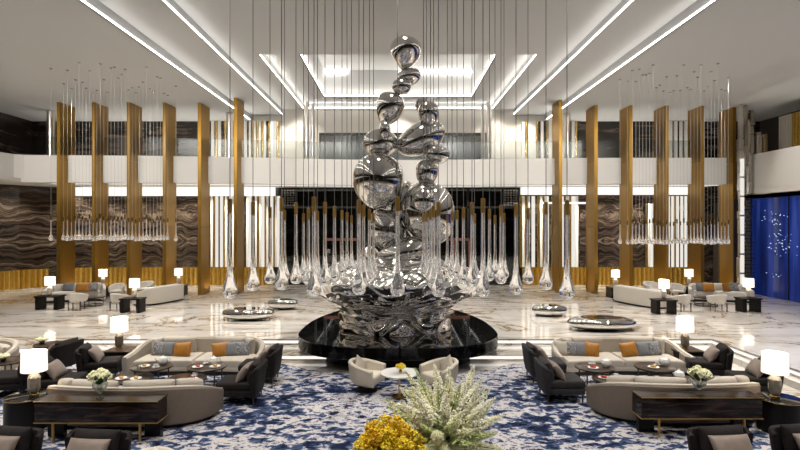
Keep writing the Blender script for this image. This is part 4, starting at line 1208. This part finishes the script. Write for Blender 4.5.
# sofa cushions of the two far sofas
def sofa_cush(px, dy, mat, label, ww=.40, rz=0, roll=0):
    Y = 12.84 + dy
    cushion(label, (XA(px, Y), Y, CZ + .345), PI + rz, mat, ww, .35, .14, 24, roll=roll)
sofa_cush(157.5, -.02, 'patterned_cushion', 'patterned grey cushion at the left end of the left beige sofa', .36, -.2)
sofa_cush(166.5, -.07, 'grey_velvet', 'plain grey cushion beside the left-hand orange cushion on the left beige sofa', .34, -.2)
sofa_cush(181.5, -.12, 'ochre_velvet', 'orange cushion left of centre on the left beige sofa', .44, -.1, 5)
sofa_cush(221, -.12, 'ochre_velvet', 'orange cushion right of centre on the left beige sofa', .40, .25, 5)
sofa_cush(231, -.07, 'grey_velvet', 'plain grey cushion right of the right orange cushion on the left beige sofa', .34, .2)
sofa_cush(241, -.02, 'patterned_cushion', 'patterned grey cushion at the right end of the left beige sofa', .40, .2)
sofa_cush(561, .02, 'beige_fabric', 'beige cushion at the left end of the right beige sofa', .34, -.25)
sofa_cush(571.5, -.02, 'patterned_cushion', 'patterned grey cushion at the left of the right beige sofa', .38, -.2)
sofa_cush(581, -.07, 'grey_velvet', 'plain grey cushion beside the tilted orange cushion on the right beige sofa', .34, -.2)
sofa_cush(591, -.12, 'ochre_velvet', 'tilted orange cushion left of centre on the right beige sofa', .38, -.1, -9)
sofa_cush(631, -.12, 'ochre_velvet', 'orange cushion right of centre on the right beige sofa', .44, .15, 5)
sofa_cush(644.5, -.07, 'grey_velvet', 'plain grey cushion right of the right orange cushion on the right beige sofa', .34, .2)
sofa_cush(655, -.02, 'patterned_cushion', 'patterned grey cushion at the right end of the right beige sofa', .40, .2)

# coffee tables
TZ = CZ + .46; LZ = CZ + .36
def ctab(px, py, h, r, label):
    z = CZ + h; Y = F * (3.2 - z) / (py - 225.0); X = XA(px, Y)
    rtable(label, (X, Y, CZ), r, h); return X, Y, z
a1 = ctab(152, 366, .46, .41, 'round brown coffee table in front of the left end of the left beige sofa')
a2 = ctab(207, 366, .46, .40, 'round brown coffee table in front of the right end of the left beige sofa')
a3 = ctab(131, 377.5, .36, .42, 'low brown coffee table with two plates behind the left sofa back')
a4 = ctab(186, 378, .36, .40, 'low brown coffee table nearest the right-hand armchairs of the left group')
b1 = ctab(594.5, 366.5, .46, .40, 'round brown coffee table in front of the left end of the right beige sofa')
b2 = ctab(655, 366.5, .46, .41, 'round brown coffee table in front of the right end of the right beige sofa')
b3 = ctab(613, 378.5, .36, .40, 'low brown coffee table with a fruit plate behind the right sofa back')
b4 = ctab(680, 379, .36, .38, 'low brown coffee table with a teapot in the right group')
def on(t, dx, dy): return (t[0] + dx, t[1] + dy, t[2] + .001)
GD = ('food_gold', '', '')
def pl8(t, dx, dy, label, flab=None, fm='food_gold'): plate(label, on(t, dx, dy), (fm, '', flab) if flab else None)
pl8(a1, -.14, -.05, 'white plate on the left tall table of the left group', 'golden pastry on the plate of the left tall table of the left group')
cup('teacup on the left tall table of the left group', on(a1, .14, -.12)); teapot('small teapot on the left tall table of the left group', on(a1, .18, .14))
pl8(a2, -.16, -.10, 'white plate with red fruit on the right tall table of the left group', 'red fruit on the right tall table of the left group', 'food_red')
pl8(a2, .2, -.08, 'white plate at the right side of the right tall table of the left group', 'golden pastry on the right tall table of the left group')
cup('teacup at the back of the right tall table of the left group', on(a2, -.08, .2)); teapot('teapot on the right tall table of the left group', on(a2, .10, .12))
pl8(a3, -.15, -.10, 'left one of two white plates on the low table behind the left sofa back', 'golden pastry on the left plate of the low table of the left group')
pl8(a3, .16, -.12, 'right one of two white plates on the low table behind the left sofa back', 'golden pastry on the right plate of the low table of the left group')
wineglass('stemmed glass between the plates on the low table of the left group', on(a3, .10, .14))
pl8(a4, .18, -.12, 'white plate with red fruit beside the right armchairs of the left group', 'red fruit on the low table by the right armchairs of the left group', 'food_red')
cup('teacup on the low table by the right armchairs of the left group', on(a4, .12, .16))
pl8(b1, -.08, -.14, 'white plate with red fruit on the left tall table of the right group', 'red fruit on the left tall table of the right group', 'food_red')
teapot('teapot on the left tall table of the right group', on(b1, .24, -.02)); cup('teacup at the back of the left tall table of the right group', on(b1, .02, .2))
pl8(b2, -.08, -.1, 'white plate on the right tall table of the right group', 'golden pastry on the right tall table of the right group')
cup('teacup on the right tall table of the right group, left of its teapot', on(b2, .1, .1)); teapot('small teapot on the right tall table of the right group', on(b2, .24, .08))
pl8(b3, -.18, .02, 'white plate with red fruit on the low table behind the right sofa back', 'red fruit on the low table behind the right sofa back', 'food_red')
cup('teacup on the low table behind the right sofa back', on(b3, .1, .1))
teapot('large white teapot on the low table of the right group', on(b4, -.02, .0)); cup('teacup in front of the large teapot in the right group', on(b4, .2, -.12))

# ------------------------------------------------------------------ foreground chairs
def fchair(px, py, label, pil, rz=0):
    Y = F * (3.2 - (CZ + .74)) / (py - 225.0)
    armchair(label, (XA(px, Y), Y, CZ), PI + rz, 'charcoal_velvet', .82, pil)
fchair(16, 427, 'dark armchair facing the camera in the bottom left corner', 'taupe cushion on the bottom left corner armchair', -.15)
fchair(102, 430, 'dark armchair facing the camera in front of the left console', 'taupe cushion on the armchair in front of the left console', -.1)
fchair(716, 426.5, 'dark armchair facing the camera in front of the right console', 'taupe cushion on the armchair in front of the right console', .1)
fchair(796, 424.5, 'dark armchair facing the camera in the bottom right corner', 'taupe cushion on the bottom right corner armchair', .15)
tub('cream tub chair at the bottom edge right of the left console', (XA(159, 6.9), 6.72, CZ), R(200), pillow='pale cushion standing on its corner at the bottom edge, left', pl_mat='pale_fabric')
tub('cream tub chair at the bottom edge left of the right console', (XA(662, 6.7), 6.5, CZ), R(160), pillow='pale cushion standing on its corner at the bottom edge, right', pl_mat='pale_fabric')

# ------------------------------------------------------------------ middle seating
tub('cream tub chair left of the small white table in front of the plinth', (-1.02, 11.42, CZ), R(-112), s=.9, pillow='beige diamond cushion in the middle left tub chair')
tub('cream tub chair half hidden by the white bouquet in front of the plinth', (1.22, 11.5, CZ), R(125), s=.9, pillow='beige diamond cushion in the tub chair behind the bouquet')
wt = thing('pedestal_table', 'small round white table with a yellow flower between the two cream tub chairs', 'table', (.03, 10.85, CZ))
part('top', mesh('wt_top', lambda g: g.lathe([(.38, .465), (.39, .475), (.39, .49), (.385, .495)], 48), 'white_marble_top'), wt)
part('pedestal', mesh('wt_ped', lambda g: g.lathe([(.16, 0), (.16, .015), (.03, .04), (.022, .1), (.022, .43), (.08, .465)], 28), 'bright_brass'), wt)
fl = thing('bud_vase', 'yellow flowers in a tiny vase on the small white table', 'flower vase', (.05, 10.8, CZ + .495))
part('vase', mesh('bud_vase', lambda g: g.lathe([(0, 0), (.03, 0), (.035, .04), (.02, .075), (.015, .075), (0, .05)], 16), 'bright_brass'), fl)
for k in range(5):
    a = k * 1.256; part('flower_head', mesh('flower_head', head_mesh, 'petal_yellow'), fl, (.05 * math.cos(a), .05 * math.sin(a), .13 + .015 * (k % 2)), (0, 0, a), .72)

# ------------------------------------------------------------------ foreground flower arrangements on their table
ft = thing('pedestal_table', 'round marble table below the picture edge carrying the two big bouquets', 'table', (.22, 5.68, CZ))
part('top', mesh('ft_top', lambda g: g.lathe([(.70, .71), (.72, .73), (.72, .745), (.71, .75)], 56), 'white_marble_top'), ft)
part('pedestal', mesh('ft_ped', lambda g: g.lathe([(.36, 0), (.36, .03), (.1, .08), (.08, .6), (.2, .71)], 32), 'black_metal'), ft)
rnd = random.Random(9)
wm = [mesh('white_spike_a', spike_mesh(1, .115, 260), 'petal_white'), mesh('white_spike_b', spike_mesh(2, .10, 230), 'petal_cream'), mesh('white_spike_c', spike_mesh(3, .12, 270), 'petal_white'), mesh('green_spike', spike_mesh(4, .06, 120, True), 'petal_green')]
bouquet('huge bouquet of white flower spikes at the bottom centre of the picture', (.52, 5.95, CZ + .75), 96, .84, wm, 'porcelain', rnd, R(98), .36, 1.0)
ym = [mesh('yellow_sprig_a', tuft_mesh(5, 90), 'petal_yellow'), mesh('yellow_sprig_b', tuft_mesh(6, 80), 'petal_amber'), mesh('yellow_sprig_c', tuft_mesh(7, 90), 'petal_yellow')]
bouquet('low bouquet of yellow sprigs left of the white bouquet', (-.08, 5.55, CZ + .75), 54, .47, ym, 'porcelain', rnd, R(95), .30, 1.0)

# ================================================================== UPPER SEATING, LEFT AND RIGHT
US = dict(n=3.4, hc=.70, he=.50, ctop=.72, outer='pale_fabric', inner='pale_fabric', backs=3, seats=2)
sofa('pale curved sofa with its back to the plinth in the distant left group', (-9.35, 21.9, 0), R(70), 1.15, .85, **US)
sofa('pale curved sofa with an orange cushion by the outer left gold fins', (-13.7, 22.9, 0), PI + .35, 1.12, .9, **US)
sofa('pale curved sofa with its back to the plinth in the distant right group', (9.25, 21.3, 0), R(-70), 1.3, .85, **US)
sofa('pale curved sofa with an orange cushion beside the blue wall', (13.6, 22.9, 0), PI - .25, 1.18, .9, **US)
def ucush(px, py, Y, mat, label, rz=PI, w=.42):
    cushion(label, (XA(px, Y), Y, .425), rz, mat, w, .38, .15, 22)
ucush(68, 290, 22.3, 'grey_velvet', 'grey cushion at the left of the distant left sofa', PI + .3)
ucush(82, 290, 22.15, 'ochre_velvet', 'orange cushion on the distant left sofa', PI + .3, .5)
ucush(92, 290, 22.35, 'patterned_cushion', 'patterned cushion right of the orange one on the distant left sofa', PI + .3)
ucush(701, 290, 22.35, 'grey_velvet', 'grey cushion at the left of the distant right sofa', PI - .2, .36)
ucush(709, 290, 22.2, 'ochre_velvet', 'orange cushion on the distant right sofa', PI - .2, .46)
ucush(727, 290, 22.2, 'ochre_velvet', 'small yellow cushion on the distant right sofa', PI - .2, .3)
ucush(735, 290, 22.3, 'patterned_cushion', 'patterned cushion at the right of the distant right sofa', PI - .3)
tub('pale tub chair seen from behind in the distant left group, left one', (XA(73, 19.9), 19.9, 0), R(8), 'pale_fabric', True, .76)
tub('pale tub chair seen from behind in the distant left group, right one', (XA(113, 19.8), 19.8, 0), R(-10), 'pale_fabric', True, .76)
tub('pale tub chair facing the camera at the back of the distant left group', (XA(120, 23.5), 23.5, 0), R(190), 'pale_fabric', True, .76)
tub('pale tub chair facing the camera behind the back-turned distant left sofa', (XA(150, 24.4), 24.4, 0), R(175), 'pale_fabric', True)
tub('pale tub chair seen from behind in the distant right group, left one', (XA(688, 19.5), 19.5, 0), R(10), 'pale_fabric', True, .76)
tub('pale tub chair seen from behind in the distant right group, right one', (XA(722.5, 19.5), 19.5, 0), R(-6), 'pale_fabric', True, .76)
tub('pale tub chair facing the camera at the back of the distant right group', (XA(674, 23.4), 23.4, 0), R(170), 'pale_fabric', True, .76)
tub('pale tub chair facing the camera behind the back-turned distant right sofa', (XA(647, 24.3), 24.3, 0), R(185), 'pale_fabric', True)
slab_table('black slab side table with lamp at the left of the distant left group', (XA(50, 20.3), 20.3, 0), .9, .55, .52)
slab_table('black slab side table with lamp at the near end of the distant left back-turned sofa', (XA(133, 19.6), 19.6, 0), .78, .55, .52)
slab_table('black slab side table with lamp at the near end of the distant right back-turned sofa', (XA(663.5, 19.3), 19.3, 0), .78, .55, .52)
slab_table('black slab side table with lamp beside the blue wall', (XA(748, 19.7), 19.7, 0), .72, .55, .52)
cube_table('small black table with lamp at the back of the distant left group', (XA(103, 23.9), 23.9, 0), .5, .5)
cube_table('small black table with lamp at the far end of the left back-turned sofa', (XA(178.5, 24.4), 24.4, 0), .5, .5)
cube_table('small black table with lamp at the far end of the right back-turned sofa', (XA(615.5, 23.6), 23.6, 0), .5, .5)
cube_table('small black table with lamp at the back of the distant right group', (XA(689, 23.9), 23.9, 0), .5, .5)
def ulamp(px, Y, h, label): lamp(label, (XA(px, Y), Y, h), 'pale_lamp_stone', .92)
ulamp(50, 20.3, .52, 'lit lamp on the slab table at the left of the distant left group')
ulamp(134.5, 19.6, .52, 'lit lamp by the near end of the distant left back-turned sofa')
ulamp(664, 19.3, .52, 'lit lamp by the near end of the distant right back-turned sofa')
ulamp(748.5, 19.7, .52, 'lit lamp on the slab table beside the blue wall')
ulamp(103, 23.9, .5, 'lit lamp at the back of the distant left group, before a gold fin')
ulamp(178.5, 24.4, .5, 'lit lamp at the far end of the left back-turned sofa')
ulamp(615.5, 23.6, .5, 'lit lamp at the far end of the right back-turned sofa')
ulamp(689, 23.9, .5, 'lit lamp at the back of the distant right group, before a gold fin')
rtable('low round table in the middle of the distant left group', (XA(92, 21.1), 21.1, 0), .46, .36)
rtable('low round table in the middle of the distant right group', (XA(706, 21.1), 21.1, 0), .46, .36)

# ================================================================== LIGHT
WARM = (1, .95, .88)
def spot(x, y, z, e, ang=75, tgt=None, col=WARM, rad=.12, blend=.6):
    ld = bpy.data.lights.new('unseen_spot', 'SPOT'); ld.energy = e; ld.spot_size = R(ang); ld.spot_blend = blend; ld.color = col; ld.shadow_soft_size = rad
    o = bpy.data.objects.new('unseen_spot', ld); C.objects.link(o); o.location = (x, y, z)
    d = Vector(tgt) - Vector((x, y, z)) if tgt else Vector((0, 0, -1))
    o.rotation_euler = d.to_track_quat('-Z', 'Y').to_euler()
    return o
K = 1.2
for x in (-7.0, -3.5, 0, 3.5, 7.0):  # spot grids added to light the room; no fittings seen
    for y, e in ((5.5, 520), (10.0, 680), (14.5, 900), (18.5, 900)):
        zc = 9.05 if abs(x) > 6.2 else 9.35
        spot(x, y, zc, e * K, rad=.2)
for x in (-12.5, -9.0, 9.0, 12.5):
    for y in (8, 12.5, 16.5, 21.4):
        spot(x - (.5 if x < 0 else -.5), y, 8.7, 900 * K)
for x in (-2.5, 0, 2.5): spot(x, 22.5, 11.0, 1200 * K)
# cove lights on the lip of the raised middle bay, washing it from below
def uplight(x, y, z, L, rz, e, tilt=0):
    ld = bpy.data.lights.new('cove_and_fill_light', 'AREA'); ld.shape = 'RECTANGLE'; ld.size = L; ld.size_y = .06; ld.energy = e; ld.color = (1, .92, .80)
    o = bpy.data.objects.new('cove_and_fill_light', ld); C.objects.link(o); o.location = (x, y, z); o.rotation_euler = (R(180) + tilt, 0, rz)
for s_ in (-1, 1):
    uplight(s_ * (A3 - .12), 24, Z2 + .12, 8.5, R(90), 7); uplight(s_ * (A4 - .12), 23.4, Z3 + .1, 6.6, R(90), 30)
uplight(0, 28.3, Z2 + .12, 9.6, 0, 8); uplight(0, 26.8, Z3 + .1, 7.0, 0, 30)
for x in (-16, -13.5, -11, -8.8, 8.8, 11, 13.5): uplight(x, 27.6, 5.6, 2.0, 0, 42)  # added gallery uplights, unseen, brightening the ceiling over them
uplight(17.6, 20, 4.9, 8, R(90), 60)  # added unseen uplight for the right gallery
for x in (-8, -6.6, -5.2, 0, 5.2, 6.6, 8): spot(x, 27.4, 9.05 if abs(x) > 6.2 else 9.35, 170 * K, 95, (x, 28.6, 6.8), (1, .92, .80))  # added spots brightening the middle gallery wall
# added ceiling spots, unseen, brightening the balcony front
for x in (-16.8, -15.4, -14, -12.6, -11.2, -9.8, -8.4, -6.8, -4.2, -1.5, 1.5, 4.2, 6.8, 8.4, 9.8, 11.2, 12.6, 14): 
    zc = 8.7 if abs(x) > 7.86 else (9.05 if abs(x) > 6.2 else 9.35)
    spot(x, 14.2, zc, (1050 if abs(x) > 6 else 2000) * K, 36, (x, 25.6, 5.8), WARM, .3)
for y in (12, 16, 20): spot(12.0, y, 8.7, 500 * K, 50, (16.3, y + 1, 5.4), WARM); spot(-12.5, y, 8.7, 500 * K, 50, (-17.6, y + 1, 5.8), WARM)  # added spots brightening the side balcony fronts
# wall washers under the balcony
for x in (-17, -15.5, -14, -12.5, -11, -9.5, -8, 7.5, 9, 10.5, 12, 13.5, 15):
    spot(x, 27.45, 5.15, 420 * K, 95, (x, 28.5, 1.3), (1, .92, .76))
for x, y, tx, ty in ((-17.9, 25.4, -19.5, 26.4), (-18.3, 23.2, -20, 23.4), (-18.3, 20.5, -20, 20.5)): spot(x, y, 5.12, 420 * K, 95, (tx, ty, 1.3), (1, .92, .76))  # added unseen spots brightening the dark left wall
for x in (-3, 0.3, 3): spot(x, 2.6, 9.35, 520 * K, 70, (x * .6, 6.3, 0), WARM, .2)  # added spots to light the bouquets and front chairs
# lights at the feet of the gold fins
for px in (57, 92, 127, 163, 198, 234, 562, 597.5, 632.5, 668.5, 704, 736):
    s = -1 if px < 400 else 1
    x = XA(px, 24.8) - s * .75
    spot(x, 25.0, .12, 30 * K, 130, (x + s * .75, 25.2, 2.2), (1, .8, .5), .05)
w = bpy.data.worlds.new('world'); sc.world = w; w.use_nodes = True
w.node_tree.nodes['Background'].inputs[0].default_value = (.5, .48, .45, 1); w.node_tree.nodes['Background'].inputs[1].default_value = .1

# group phrase for every repeated kind of thing
GR = {'gold_fin': 'tall gold fins along the balcony', 'glass_drop_pendant': 'large glass drops round the sculpture', 'small_glass_drop_pendant': 'small glass drops hung in two rows',
      'pebble_bench': 'mirror pebble benches', 'armchair': 'dark lounge armchairs', 'tub_chair': 'tub chairs', 'curved_sofa': 'curved sofas', 'cushion': 'throw cushions', 'table_lamp': 'lit table lamps',
      'console_table': 'console tables behind the sofas', 'drum_table': 'drum tables beside the consoles', 'coffee_table': 'round coffee tables', 'side_table': 'black side tables', 'plate': 'plates on the coffee tables',
      'pastry': 'food on the plates', 'teacup': 'teacups on the coffee tables', 'teapot': 'teapots on the coffee tables', 'flower_vase': 'flower vases on the consoles', 'posy': 'small bowls of flowers',
      'flower_arrangement': 'big foreground bouquets', 'curtain': 'curtains on the right gallery', 'night_tree': 'trees outside the glazed wall'}
for o in list(C.objects):
    if o.parent is None and 'label' in o and 'group' not in o:
        k = o.name.split('.')[0]
        if k in GR: o['group'] = GR[k]
